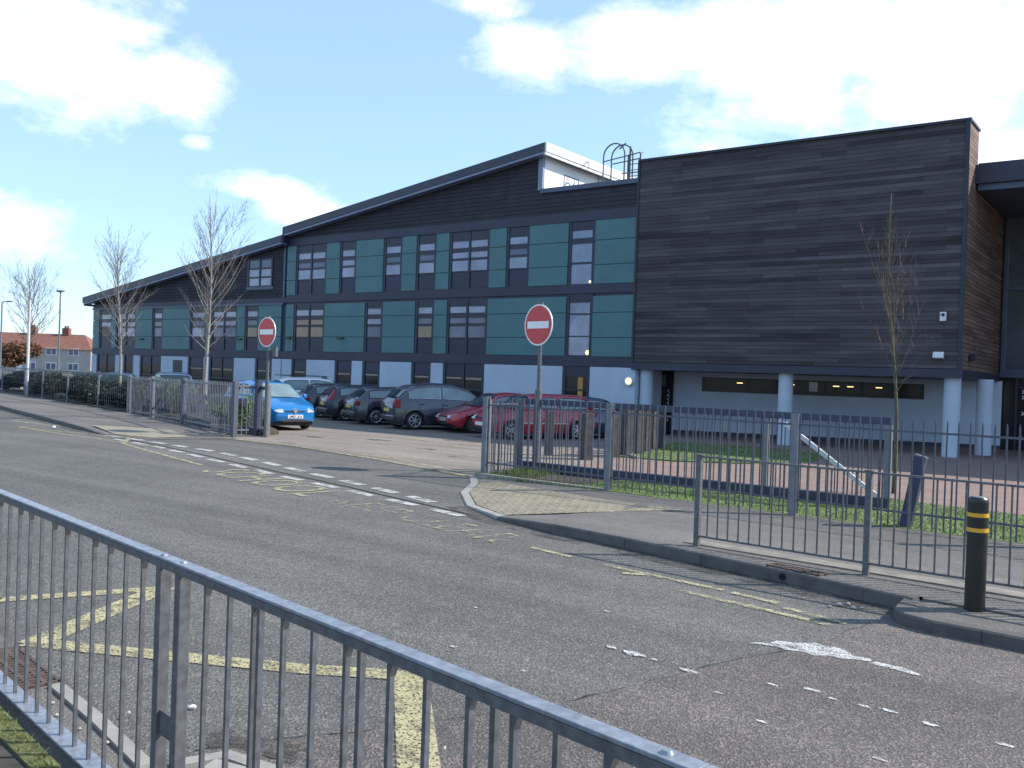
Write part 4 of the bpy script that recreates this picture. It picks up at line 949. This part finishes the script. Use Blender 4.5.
    def scr(xa, xb, name, n_=5):
        mm = MB(); v_ = []
        for i in range(n_ + 1):
            x = xa + (xb - xa) * i / n_; p = sec(x)
            yy = p[6][0]; zz_ = p[7][1]
            for y in (-1, -.5, 0, .5, 1): v_.append((x, y * yy * 1.0, (p[6][1] if abs(y) == 1 else p[7][1] if abs(y) == .5 else p[8][1]) + .012))
        nx = -1 if name == 'windscreen' else 1
        v_ = [(a + nx * .012, b_, c) for a, b_, c in v_]
        mm.add(v_, [(5 * i + j, 5 * i + j + 1, 5 * i + 5 + j + 1, 5 * i + 5 + j) for i in range(n_) for j in range(4)]); return mm.build(name, M[glass], root)
    scr(f0 + (f1 - f0) * .1, f0 + (f1 - f0) * .93, 'windscreen'); scr(r1_ - (r1_ - r0_) * .18, r0_ + (r1_ - r0_) * .12, 'rear_window')
    lo, hi_ = f0 + (f1 - f0) * .75 + .12, r1_ - (r1_ - r0_) * .45
    mid = (lo + hi_) / 2
    for s_ in (1, -1):
        a0 = f0 + (f1 - f0) * .35 + .12; gl(a0, mid - .2, s_, slant=((f1 - a0) * .75, 0))
        gl(mid - .1, hi_ - .25, s_, slant=(0, 0))
        if r1_ - hi_ > .2: gl(hi_ - .17, hi_ + .2, s_, t0=.16, t1=.78, nseg=3, slant=(0, -.16))
    # wheels
    for c in wb:
        for s_ in (1, -1):
            y0, y1 = s_ * (Wh - .2), s_ * (Wh - .005)
            tp = [(wr * .80, 0), (wr * .96, .02), (wr, .06), (wr, .14), (wr * .96, .18), (wr * .70, .195)]
            wh = MB().tube([(c, y0 + s_ * t, wr) for r, t in tp], [r for r, t in tp], 24).build('wheel', M['tyre'], root)
            rim = MB(); rim.tube([(c, y1 - s_ * .02, wr), (c, y1 - s_ * .008, wr)], [wr * .66, wr * .64], 20)
            rim.build('rim', M['trim'], wh)
            sp = MB()
            for k in range(7):
                t = 2 * math.pi * k / 7; sp.beam((c + math.cos(t) * .04, y1 + s_ * .0, wr + math.sin(t) * .04), (c + math.cos(t) * wr * .63, y1 - s_ * .004, wr + math.sin(t) * wr * .63), .035, .014, up=(0, 1, 0))
            sp.tube([(c, y1 - s_ * .0, wr), (c, y1 + s_ * .012, wr)], [.06, .04], 12)
            ring = [(c + math.cos(2 * math.pi * k / 24) * wr * .66, y1, wr + math.sin(2 * math.pi * k / 24) * wr * .66) for k in range(25)]
            sp.tube(ring, .013, 5, cap=False); sp.build('spokes', M['alloy'], wh)
    # lamps front
    zf = interp(belt, .12)
    for s_ in (1, -1):
        mm = MB(); pts = [(-.05, .50, -.16), (-.05, .74, -.14), (.12, .86, -.08), (.34, .88, -.02), (.1, .70, -.005), (-.02, .52, -.05)]
        P = []
        for x, y, dz in pts:
            p = (x - .045 * (1 if x < 0 else .2), s_ * y * Wh * (.97 if x < .2 else 1.03), zf + dz + .01); P.append(p)
        P2 = [(x + .05, y * .93, z) for x, y, z in P]; n_ = 6
        mm.add(P + P2, [tuple(range(6)), tuple(range(6, 12))] + [(k, (k + 1) % 6, 6 + (k + 1) % 6, 6 + k) for k in range(6)])
        mm.build('headlight', M['lamp_clear'], root, smooth=False)
    # bumper trim and grilles
    MB().box(-.076, .02, -.46, .46, .28, .37).build('lower_grille', M['trim'], root, bevel=.015)
    MB().box(-.083, .0, -.33, .33, zf - .13, zf - .08).build('grille', M['trim'], root, bevel=.01)
    pl = MB().box(-.1, -.07, -.26, .26, .41, .52).build('number_plate', M['plate_w'], root)
    if plate:
        t_ = text_mb(plate, .115, .003, True); t_.v = [(-.102 - z, x * -.92, .462 + y) for x, y, z in t_.v]; t_.v = [(x, y, z) for x, y, z in t_.v]; t_.open = True
        t_.build('plate_text', M['mark'], pl)
    pr_ = MB().box(L + .07, L + .1, -.26, .26, .62, .73).build('number_plate', M['plate_y'], root)
    # tail lamps
    zt = interp(belt, L - .1)
    for s_ in (1, -1):
        if lamp_style == 'round':
            disc = MB().tube([(L - .1, s_ * Wh * .80, zt - .17), (L + .035, s_ * Wh * .84, zt - .17)], [.13, .10], 20); disc.build('tail_lamp', M['lamp_red'], root)
        elif lamp_style == 'tall':
            MB().add([(L - .32, s_ * Wh * .74, H - .2), (L - .26, s_ * Wh * .74, H - .2), (L + .03, s_ * (Wh * .96), zt - .12), (L - .16, s_ * (Wh * .99), zt - .12), (L - .32, s_ * Wh * .60, H - .18), (L - .22, s_ * Wh * .62, H - .2), (L + .08, s_ * Wh * .76, zt - .12), (L - .16, s_ * Wh * .7, zt - .12)],
                     [(0, 1, 2, 3), (4, 5, 6, 7), (0, 1, 5, 4), (1, 2, 6, 5), (2, 3, 7, 6), (3, 0, 4, 7)]).build('tail_lamp', M['lamp_red'], root)
        else:
            hh = .3 if lamp_style == 'high' else .17
            MB().box(L - .16, L + .05, s_ * Wh * .74, s_ * Wh * .89, zt - .1 - hh * .6, zt - .1 + hh * .4).build('tail_lamp', M['lamp_orange' if lamp_style == 'orange' else 'lamp_red'], root, bevel=.03)
        # mirrors, handles
        MB().box(f0 + .28, f0 + .42, s_ * (Wh + .02), s_ * (Wh + .15), interp(belt, f0 + .3) + .02, interp(belt, f0 + .3) + .15).build('wing_mirror', M[paintm], root, bevel=.03)
        for hx in (mid - .35, mid + .55): MB().box(hx, hx + .16, s_ * (Wh * .985), s_ * (Wh * .985 + .022), interp(belt, hx) - .16, interp(belt, hx) - .13).build('door_handle', M['trim' if not moulding else paintm], root)
        ln = MB()
        for hx in (f0 + .42, mid - .15, mid + .75):
            if hx < L - .7: ln.box(hx, hx + .008, s_ * (Wh * .99), s_ * (Wh * 1.0 + .003), .36, interp(belt, hx) - .1)
        ln.build('door_gap', M['trim'], root)
        MB().box(wb[0] + wr * 1.25, wb[1] - wr * 1.25, s_ * (Wh * .99), s_ * (Wh + .016), .50, .545).build('side_moulding', M['alloy' if moulding else paintm], root)
        if rails: MB().beam((f1 + .15, s_ * Wh * .68, H + .06), (r0_, s_ * Wh * .68, H + .055), .03, .035).build('roof_rail', M['trim'], root)
    MB().box(L + .0, L + .09, -Wh * .8, Wh * .8, .36, .5).build('rear_bumper', M[paintm], root, bevel=.04)
    if front_detail:
        em = MB().add([(-.098, 0, zf - .19), (-.098, .07, zf - .11), (-.098, .085, zf - .04), (-.098, .03, zf - .03), (-.098, 0, zf - .0), (-.098, -.03, zf - .03), (-.098, -.085, zf - .04), (-.098, -.07, zf - .11),
                       (-.05, 0, zf - .19), (-.05, .07, zf - .11), (-.05, .085, zf - .04), (-.05, .03, zf - .03), (-.05, 0, zf - .0), (-.05, -.03, zf - .03), (-.05, -.085, zf - .04), (-.05, -.07, zf - .11)],
                      [tuple(range(8)), tuple(range(8, 16))] + [(k, (k + 1) % 8, 8 + (k + 1) % 8, 8 + k) for k in range(8)])
        em.build('emblem', M['chrome'], root)
    wp = MB().beam((f0 + .05, -.35, interp(belt, f0) + .08), (f0 + .1, .45, interp(belt, f0) + .09), .02, .015); wp.build('wiper', M['trim'], root)
    return root
def place_by_wheel(wx, wy, az, which, side, L, W, wb, wr):
    """world position of the nose centre when a given wheel's contact point is at (wx,wy)"""
    hx, hy = math.cos(az), math.sin(az)        # heading
    # local frame: x from nose to tail = -heading ; local +y after rotation by az+pi
    a = az + math.pi; lx = wb[which]; ly = side * W / 2
    return (wx - (lx * math.cos(a) - ly * math.sin(a)), wy - (lx * math.sin(a) + ly * math.cos(a)))
HZ = R_(64)
hatch_roof = [(.95, .92), (1.75, 1.40), (2.3, 1.45), (3.1, 1.41), (3.45, 1.30), (3.75, .98)]
def scaled(keys, sx, sz): return [(x * sx, z * sz) for x, z in keys]
# right side wheels face the camera for cars heading +Y; local side sign for their right side
RS = 1
hb = [(0, .60), (.15, .70), (.95, .90), (1.8, .93), (3.3, .97), (3.75, .97), (3.9, .93)]
p = place_by_wheel(-24.65, 24.8, HZ, 1, RS, 4.0, 1.7, (.8, 3.28), .31)
make_car('slate grey hatchback seen from its tail, directly left of the grey people carrier', 'p_slate', p, HZ, 4.05, 1.72, 1.44, belt=hb, roof=[(.95, .90), (1.75, 1.38), (2.3, 1.44), (3.35, 1.40), (3.6, 1.33), (3.98, .97)], wb=(.8, 3.3), wr=.31, lamp_style='std')
p = place_by_wheel(-27.05, 25.5, HZ, 1, RS, 3.8, 1.65, (.72, 3.15), .29)
make_car('black small hatchback with tall red tail lamps up its rear pillars', 'p_dark2', p, HZ, 3.82, 1.65, 1.45, belt=hb, roof=[(.85, .9), (1.6, 1.38), (2.1, 1.45), (3.2, 1.42), (3.45, 1.34), (3.78, .97)], wb=(.72, 3.15), wr=.295, lamp_style='tall')
p = place_by_wheel(-29.3, 26.15, HZ, 1, RS, 3.6, 1.62, (.7, 3.0), .28)
make_car('dark small hatchback with a round red tail lamp, beside the white estate', 'p_dark', p, HZ, 3.6, 1.62, 1.46, belt=hb, roof=[(.8, .9), (1.5, 1.38), (2.0, 1.46), (3.0, 1.42), (3.2, 1.35), (3.58, .97)], wb=(.68, 3.0), wr=.29, lamp_style='round')
p = place_by_wheel(-31.55, 26.75, HZ, 1, RS, 4.2, 1.72, (.85, 3.4), .31)
make_car('white estate car with black roof rails and orange tail lamps, partly behind the blue car', 'p_white', p, HZ, 4.3, 1.74, 1.66, belt=scaled(hb, 1.1, 1.1), roof=[(1.0, 1.0), (1.8, 1.58), (2.4, 1.66), (3.7, 1.63), (4.0, 1.52), (4.28, 1.05)], wb=(.85, 3.45), wr=.32, lamp_style='orange', rails=True, moulding=True)
p = place_by_wheel(-22.0, 24.1, HZ, 1, RS, 4.27, 1.75, (.82, 3.55), .32)
make_car('grey people carrier with arched roof line, between the slate hatchback and the dark red car', 'p_grey', p, HZ, 4.27, 1.76, 1.66, belt=[(0, .68), (.15, .8), (.9, 1.0), (1.6, 1.02), (3.5, 1.06), (4.2, 1.05)], roof=[(.65, .95), (1.45, 1.46), (2.1, 1.64), (2.9, 1.66), (3.55, 1.56), (3.85, 1.42), (4.2, 1.06)], wb=(.85, 3.6), wr=.32, lamp_style='high', rails=False)
HN = R_(64 + 180)
p = place_by_wheel(-19.75, 24.6, HN, 0, -1, 3.95, 1.7, (.78, 3.28), .31)
make_car('dark red hatchback parked nose out, beside the grey people carrier', 'p_red', p, HN, 3.95, 1.69, 1.42, belt=[(0, .56), (.15, .66), (.95, .86), (1.8, .92), (3.3, .97), (3.9, .95)], roof=[(.95, .86), (1.8, 1.37), (2.3, 1.42), (3.1, 1.38), (3.4, 1.28), (3.85, .97)], wb=(.78, 3.28), wr=.31, plate='MF03 KXB')
p = place_by_wheel(-17.35, 23.5, HN, 0, -1, 3.8, 1.6, (.7, 3.1), .29)
make_car('bright red boxy hatchback seen side on through the bar fence', 'p_red2', p, HN, 3.9, 1.62, 1.44, belt=[(0, .62), (.12, .75), (.85, .9), (3.7, .95)], roof=[(.8, .9), (1.45, 1.40), (2.0, 1.46), (3.4, 1.44), (3.6, 1.40), (3.87, .98)], wb=(.7, 3.15), wr=.29, moulding=True)
HB = R_(-15)
nose = (-23.35, 19.75)
make_car('bright blue hatchback facing the road just behind the thin no entry sign', 'p_blue', nose, HB, 4.25, 1.76, 1.56, belt=[(0, .62), (.12, .74), (.5, .86), (1.05, 1.0), (1.9, 1.0), (3.6, 1.03), (4.2, 1.02)], roof=[(.95, .96), (1.85, 1.49), (2.5, 1.56), (3.6, 1.52), (3.9, 1.42), (4.2, 1.02)], wb=(.85, 3.45), wr=.32, glass='car_glass_light', front_detail=True, plate='LM03 LKA')
make_car('silver blue saloon behind the mesh fence, only its roof showing over the hedge', 'p_silver', (-41.6, 23.8), R_(-40), 4.3, 1.74, 1.52, belt=scaled(hb, 1.1, 1.), roof=[(1.1, .92), (1.9, 1.46), (2.6, 1.52), (3.3, 1.48), (3.6, 1.40), (4.15, .97)], wb=(.85, 3.45), wr=.31)
make_car('pale van-like car behind the open bar fence, its roof above the light shrubs', 'p_silver', (-34.5, 22.8), R_(-30), 4.3, 1.76, 1.66, belt=scaled(hb, 1.1, 1.1), roof=[(.7, 1.02), (1.5, 1.58), (2.2, 1.66), (3.7, 1.64), (4.0, 1.56), (4.25, 1.1)], wb=(.85, 3.45), wr=.32)
p = place_by_wheel(-16.6, 25.6, HZ, 1, RS, 4.0, 1.7, (.8, 3.28), .31)
make_car('navy hatchback in shade behind the timber posts and the bar fence', 'p_navy', p, HZ, 3.9, 1.68, 1.40, belt=hb, roof=[(.9, .9), (1.7, 1.34), (2.2, 1.40), (3.2, 1.37), (3.5, 1.28), (3.85, .97)], wb=(.78, 3.2), wr=.3)

# ------------------------------------------------------------------ vegetation
def bare_tree(name, loc, H, label, cat, seed, trunk_h, spread, barkm, twigm, tr=.09, nlimb=26, lean=(0, 0), narrow=False, group=None):
    r = random.Random(seed); root = empty(name, loc, label=label, cat=cat, group=group)
    tk = MB(); cw = MB(); tw = MB()
    ax = []; n = 14
    for i in range(n + 1):
        t = i / n; ax.append(Vector((lean[0] * t + .05 * math.sin(t * 7 + seed), lean[1] * t + .05 * math.cos(t * 6 + seed), H * .96 * t)))
    def axis(h):
        t = min(.9999, max(0, h / (H * .96))) * n; i = int(t); return ax[i].lerp(ax[i + 1], t - i)
    tk.tube(ax, [tr * (1 - .93 * (i / n) ** .8) + .004 for i in range(n + 1)], 9)
    def branch(p, d_, L, rad, lvl, target):
        segs = max(3, int(L / .28)); pts = [p.copy()]; dd = d_.copy(); P = p.copy()
        for k in range(segs):
            dd += Vector((r.uniform(-.13, .13), r.uniform(-.13, .13), r.uniform(-.02, .13 if not narrow else .2))); dd.normalize()
            P = P + dd * (L / segs); pts.append(P.copy())
        target.tube(pts, [rad * (1 - .85 * k / segs) for k in range(segs + 1)], 5 if lvl == 0 else 3, cap=False)
        if lvl < 3:
            nb_ = int(L / (.15 if lvl == 0 else .14)) + 1
            for k in range(nb_):
                t = r.uniform(.18, .98); i = min(segs - 1, int(t * segs)); q_ = pts[i].lerp(pts[i + 1], t * segs - i)
                bd = (pts[i + 1] - pts[i]).normalized(); side = bd.cross(Vector((r.uniform(-1, 1), r.uniform(-1, 1), r.uniform(-1, 1)))).normalized()
                nd = (bd * .75 + side * r.uniform(.4, .8) + Vector((0, 0, .25))).normalized()
                l2 = L * (1 - t * .6) * r.uniform(.25, .5) * (.85 if lvl else 1)
                if l2 > .12: branch(q_, nd, l2, max(.0042, rad * .45 * (1 - t * .4)), lvl + 1, tw)
    prof_pow = 1.6 if narrow else .8
    for k in range(nlimb):
        t = (k + r.random() * .7) / nlimb; h = trunk_h + (H * .9 - trunk_h) * t; a = k * 2.4 + r.uniform(-.4, .4)
        prof_ = (math.sin(math.pi * min(1, (.22 if not narrow else .38) + t * (.85 if not narrow else .62))) ** prof_pow)
        L = spread * prof_ * r.uniform(.75, 1.15) + .15
        el = R_((42 if not narrow else 62) + 24 * t + r.uniform(-10, 8)) if True else 0
        dv = Vector((math.cos(a) * math.cos(el), math.sin(a) * math.cos(el), math.sin(el)))
        branch(axis(h), dv, L / max(.42, math.cos(el)) * .8, tr * .22 * (1 - t * .6), 0, cw)
    tk.build('trunk', M[barkm], root, smooth=True); cw.build('branches', M[barkm], root); tw.build('twigs', M[twigm], root)
    return root
bare_tree('bare_tree', (-27.35, 19.25, 0), 8.3, 'tallest bare tree, rising behind the close-set fence left of the thin sign', 'tree', 3, 2.3, 1.7, 'bark_pale', 'twig', .08, 56, (-.1, 0))
bare_tree('bare_tree', (-38.0, 22.3, 0), 8.2, 'middle bare tree, in front of the left end of the school', 'tree', 5, 2.4, 1.8, 'bark_pale', 'twig', .08, 52, (-.45, 0))
bare_tree('bare_tree', (-52.5, 25.4, 0), 7.7, 'leftmost bare tree against the sky, beside the white pole and above the red roofs', 'tree', 9, 2.6, 2.3, 'bark', 'twig', .09, 50, (-.5, 0))
bare_tree('bare_tree', (-4.55, 18.6, 0), 6.05, 'slender young columnar tree with few reddish twigs in front of the timber block', 'tree', 12, 1.9, .85, 'moss_bark', 'twig_red', .042, 34, (-.28, 0), narrow=True)

def leafy(name, loc, rx, ry, h, n, mat, label, cat, seed, leaf=.06, group=None, rz=0, stems=5, ball=False):
    r = random.Random(seed); root = empty(name, loc, rz, label=label, cat=cat, group=group); m = MB()
    lobes = [(r.uniform(-.75, .75) * rx, r.uniform(-.6, .6) * ry, r.uniform(.35, .72) * h, r.uniform(.3, .55)) for _ in range(max(6, int(rx * 5)))]
    for _ in range(n):
        lx, ly, lz, s_ = r.choice(lobes)
        u = Vector((r.gauss(0, 1), r.gauss(0, 1), r.gauss(0, 1))).normalized() * r.uniform(.55, 1.08)
        rr = min(h * .62, ry * 1.1)
        c = Vector((lx + u.x * rr * s_ * 1.3, ly + u.y * rr * s_ * 1.2, max(.04, lz + u.z * rr * s_ * 1.1)))
        a = Vector((r.uniform(-1, 1), r.uniform(-1, 1), r.uniform(-1, 1))).normalized(); b_ = a.cross(Vector((r.uniform(-1, 1), r.uniform(-1, 1), r.uniform(-1, 1)))).normalized()
        l = leaf * r.uniform(.6, 1.3); m.add([c - a * l, c + b_ * l * .45, c + a * l, c - b_ * l * .45], [(0, 1, 2, 3)])
    m.open = True
    m.build('foliage', M[mat], root)
    st = MB()
    for k in range(stems):
        x, y = r.uniform(-.6, .6) * rx, r.uniform(-.4, .4) * ry; st.tube([(x, y, 0), (x + r.uniform(-.15, .15), y, h * .35), (x + r.uniform(-.3, .3), y + r.uniform(-.1, .1), h * .75)], [.018, .012, .005], 5)
    st.build('stems', M['stem'], root); return root
FZ = R_(165)
for i, (x, y, rx, h, lb) in enumerate([(-34.6, 20.9, 2.6, 1.2, 'dark hedge nearest the middle bare tree, ending at the open bar fence'), (-40.3, 22.3, 2.7, 1.3, 'dark hedge directly left of the middle bare tree, between two mesh fence posts'),
                                       (-45.4, 23.6, 2.6, 1.35, 'dark hedge third from the right behind the mesh fence'), (-50.5, 25.0, 2.6, 1.3, 'dark hedge at the foot of the white pole behind the mesh fence'), (-56.5, 26.5, 3.0, 1.2, 'dark hedge at the far left edge of the picture')]):
    leafy('hedge_bush', (x, y, .1), rx, .75, h, 9000, 'hedge', lb, 'hedge', 40 + i, .075, 'dark hedges behind the mesh fence', FZ, 9)
for i, (x, y, rx, h, n, mt_, lb) in enumerate([(-23.6, 18.0, 1.1, 1.1, 1500, 'shrub', 'sparse light green shrub behind the close-set fence, nearest the entrance'), (-25.6, 18.6, 1.0, 1.2, 900, 'shrub', 'thin light green shrub behind the close-set fence, nearest the tallest bare tree'),
                                              (-30.2, 20.1, 1.5, 1.5, 3200, 'shrub', 'bright green shrub behind the open bar fence, right of the low dark hedge'), (-35.5, 22.4, 2.4, 1.5, 3500, 'shrub_grey', 'pale grey-green shrub rising behind the low dark hedge'),
                                              (-41.5, 24.1, 2.6, 1.55, 3800, 'shrub_grey', 'pale grey-green shrub behind the hedge left of the middle bare tree'), (-48., 26.1, 3.0, 1.55, 3800, 'shrub_grey', 'pale grey-green shrub near the foot of the white pole'), (-56., 28.2, 3.4, 1.5, 3800, 'shrub_grey', 'pale grey-green shrub at the far left edge')]):
    leafy('shrub', (x, y, .1), rx, .6, h, n, mt_, lb, 'shrub', 60 + i, .06, 'light shrubs behind the fences', FZ, 6)
# grass blades and weeds
def inside(p, poly):
    x, y = p; c = False
    for (x0, y0), (x1, y1) in zip(poly, poly[1:] + poly[:1]):
        if (y0 > y) != (y1 > y) and x < (x1 - x0) * (y - y0) / (y1 - y0) + x0: c = not c
    return c
gm = MB(); gm.open = True; r = random.Random(5)
def blades(poly, n, z, h=.05, w_=.008):
    xs_ = [p[0] for p in poly]; ys_ = [p[1] for p in poly]; k = 0
    x1 = min(max(xs_), 1.5)
    while k < n:
        x, y = r.uniform(min(xs_), x1), r.uniform(min(ys_), max(ys_))
        if not inside((x, y), poly): continue
        a = r.uniform(0, math.pi); hh = h * r.uniform(.5, 1.4); dx, dy = math.cos(a) * w_, math.sin(a) * w_
        gm.add([(x - dx, y - dy, z), (x + dx, y + dy, z), (x + r.uniform(-.03, .03), y + r.uniform(-.03, .03), z + hh)], [(0, 1, 2)]); k += 1
blades(gstrip, 20000, .088, .03, .009); blades(lawn, 6000, .048, .03, .012)
blades([(-11.2, 14.0), (-8.2, 13.8), (-8.2, 14.05), (-11.2, 14.3)], 1500, .05, .07); blades([(-11.2, 14.4), (-10.2, 14.4), (-10.3, 16.2), (-11.2, 16.2)], 900, .06, .12)
blades([(-4.0, 2.13), (-3.9, 2.2), (-5.05, 2.42), (-6.4, 2.65), (-6.4, 2.52), (-5.1, 2.3)], 700, .054, .025, .004)
tag(gm.build('grass', M['blade']), 'short green grass behind the bar fence and on the small lawn', 'grass', kind='stuff')

# ------------------------------------------------------------------ far things
def house(loc, rz, W_, D, eave, ridge, label, bays, seed):
    h_ = empty('terraced_house', loc, rz, label=label, cat='house', group='red roofed houses beyond the car park')
    MB().box(0, W_, 0, D, -1.5, eave).build('wall', M['pebble'], h_)
    o = .3; hp_ = 3.0
    rf = MB().add([(-o, -o, eave), (W_ + o, -o, eave), (W_ + o, D + o, eave), (-o, D + o, eave), (0 if not bays.get('hipl') else hp_, D / 2, ridge), (W_ - (hp_ if bays.get('hipr') else 0), D / 2, ridge)],
                  [(0, 1, 5, 4), (1, 2, 5), (2, 3, 4, 5), (3, 0, 4), (0, 3, 2, 1)]).build('roof', M['brick_red'], h_)
    for cxh in bays['ch']:
        MB().box(cxh - .6, cxh + .6, D / 2 - .5, D / 2 + .5, ridge - .9, ridge + 1.1).box(cxh - .35, cxh - .1, D / 2 - .12, D / 2 + .12, ridge + 1.1, ridge + 1.5).box(cxh + .1, cxh + .35, D / 2 - .12, D / 2 + .12, ridge + 1.1, ridge + 1.5).build('chimney', M['brick_red'], rf)
    for wx in bays['w']:
        for z0 in (.4, 3.0):
            w_ = MB().box(wx, wx + 1.9, -.06, .02, z0, z0 + 1.35).build('window', M['upvc'], h_)
            MB().box(wx + .12, wx + .88, -.08, -.055, z0 + .12, z0 + 1.2).box(wx + 1.02, wx + 1.78, -.08, -.055, z0 + .12, z0 + 1.2).build('pane', M['pane_mid'], w_)
    for dx in bays['d']: MB().box(dx, dx + 1, -.05, .02, -1., 1.2).build('door', M['upvc'], h_)
    return h_
ux, uy = .803, .596
for i, (s0, lb, b_) in enumerate([(-36, 'red roofed house at the left edge behind the rust coloured tree', dict(ch=[4, 13], w=[1.5, 6, 10.5, 14.5], d=[4.2])),
                                  (-17.8, 'middle red roofed house with two chimneys, between the two lamp columns', dict(ch=[5.5, 12], w=[1.5, 6, 10.5, 14.5], d=[8.6])),
                                  (.4, 'red roofed house with a hipped end nearest the school', dict(ch=[4.2, 10.2], w=[1.2, 5, 8.6, 12.5], d=[3.4], hipr=True))]):
    bx_, by_ = -158 + ux * (s0 + -14.5), 84.5 + uy * (s0 - 14.5)
    house((bx_, by_, 0), R_(36.6), 18 if i < 2 else 16.5, 8, 4.1, 6.9, lb, b_, i)
leafy('rust_tree', (-132.5, 62., 0), 2.4, 2.2, 5.2, 3400, 'rust_leaf', 'small rust coloured tree in front of the left red roofed house', 'tree', 90, .28, None, R_(37), 4)
leafy('far_tree', (-141., 93., 0), 3., 3., 8.0, 2500, 'rust_leaf', 'dull brown tree crown just left of the school end wall', 'tree', 91, .3, None, 0, 4)
M['far_wall'] = plain('low_far_wall', (.3, .28, .3), .9)
bwall = MB().beam((-170, 62, -.6), (-105, 110, -.6), .3, 1.8).build('boundary_wall', M['far_wall']); tag(bwall, 'low pale wall below the distant red roofed houses', 'wall')
# lamp columns
def column(loc, h, label, kind):
    c = empty('lamp_column', loc, label=label, cat='street lamp', group='lamp columns beyond the hedge')
    MB().tube([(0, 0, 0), (0, 0, 1.2), (0, 0, 1.21), (0, 0, h)], [.1, .1, .07, .05], 10).build('pole', M['fence_light'], c)
    if kind: MB().box(-.35, .35, -.14, .14, h, h + .14).build('lamp_head', M['galv'], c, bevel=.03)
    else:
        MB().tube([(0, 0, h), (.1, 0, h + .12), (.6, .2, h + .16)], .035, 8).build('arm', M['galv'], c); MB().box(.5, 1.0, .1, .34, h + .1, h + .2).build('lamp_head', M['galv'], c, bevel=.03)
column((-66.15, 34.0, 0), 7.0, 'lamp column with a flat twin head, in front of the middle red roofed house', True)
column((-70.65, 32.0, 0), 6.1, 'lamp column with a short side arm, at the left edge', False)
wp_ = empty('sign_pole', (-50.2, 24.15, 0), label='white pole with a narrow edge-on sign plate, in front of the leftmost bare tree', cat='sign pole')
MB().tube([(0, 0, 0), (0, 0, 5.2)], .07, 12).build('pole', M['box_white'], wp_)
MB().box(-.03, .03, -.35, .3, 4.1, 5.15).build('sign_plate', M['sign_back'], wp_, bevel=.01).rotation_euler = (0, 0, R_(57))

# ------------------------------------------------------------------ grates and litter
def grate(x, y, rz, a, b_, z, label, dark=True):
    g_ = empty('drain_grate', (x, y, z), rz, label=label, cat='drain grate'); m = MB()
    m.box(-a, a, -b_, -b_ + .02, 0, .015).box(-a, a, b_ - .02, b_, 0, .015).box(-a, -a + .02, -b_, b_, 0, .015).box(a - .02, a, -b_, b_, 0, .015)
    n = int(a * 2 / .05)
    for k in range(n): xx = -a + .03 + k * (2 * a - .06) / max(1, n - 1); m.box(xx - .011, xx + .011, -b_, b_, .002, .012)
    for yy in (-b_ * .33, b_ * .33): m.box(-a, a, yy - .012, yy + .012, .001, .013)
    m.build('bars', M['grate'], g_); MB().box(-a, a, -b_, b_, -.012, .001).build('pit', M['void'], g_)
grate(-3.2, 9.32, R_(-12), .3, .09, .128, 'rusty drain cover set into the far kerb in front of the guard railing')
grate(-5.95, 2.86, R_(-10), .42, .13, .032, 'rusty drain grate in the near gutter behind the foreground railing')
ki = empty('kerb_inlet', (-3.3, 9.19, .02), R_(-12), label='dark round gully opening in the face of the far kerb', cat='drain')
MB().tube([(0, -.012, .045), (0, .02, .045)], .035, 14).build('opening', M['void'], ki)
def pebble(x, y, s_, z=.006, mat='stone', name='stone', label=None, cat='stone', grp=None):
    r = random.Random(int(abs(x * 1000 + y * 77))); bm = bmesh.new(); bmesh.ops.create_icosphere(bm, subdivisions=1, radius=s_)
    for v in bm.verts: v.co *= r.uniform(.7, 1.15); v.co.z *= .6
    me = bpy.data.meshes.new(name); bm.to_mesh(me); bm.free(); me.materials.append(M[mat]); o = bpy.data.objects.new(name, me); COL.objects.link(o); o.location = (x, y, z + s_ * .4)
    tag(o, label, cat, grp)
for x, y, s_ in [(-2.55, 8.62, .035), (-2.42, 8.6, .028), (-2.6, 8.5, .02), (-2.36, 8.66, .018), (-2.5, 8.72, .022)]: pebble(x, y, s_, label='pale loose stone in the gutter beside the kerb build-out', grp='loose stones in the gutter')
pebble(-27.2, 13.9, .08, label='white scrap of litter in the far left gutter', mat='litter', name='litter', cat='litter')
pebble(-4.62, 3.22, .025, mat='litter', name='litter', label='white scrap of litter near the post pair of the foreground railing', cat='litter')
for x, y in [(-4.9, 2.75), (-5.0, 2.62), (-4.72, 2.6), (-5.2, 2.7), (-4.45, 2.6), (-3.1, 3.7), (-4.75, 2.9)]: pebble(x, y, .014, .036, label='tiny pale stone in the gravel by the near kerb', grp='tiny stones by the near kerb')
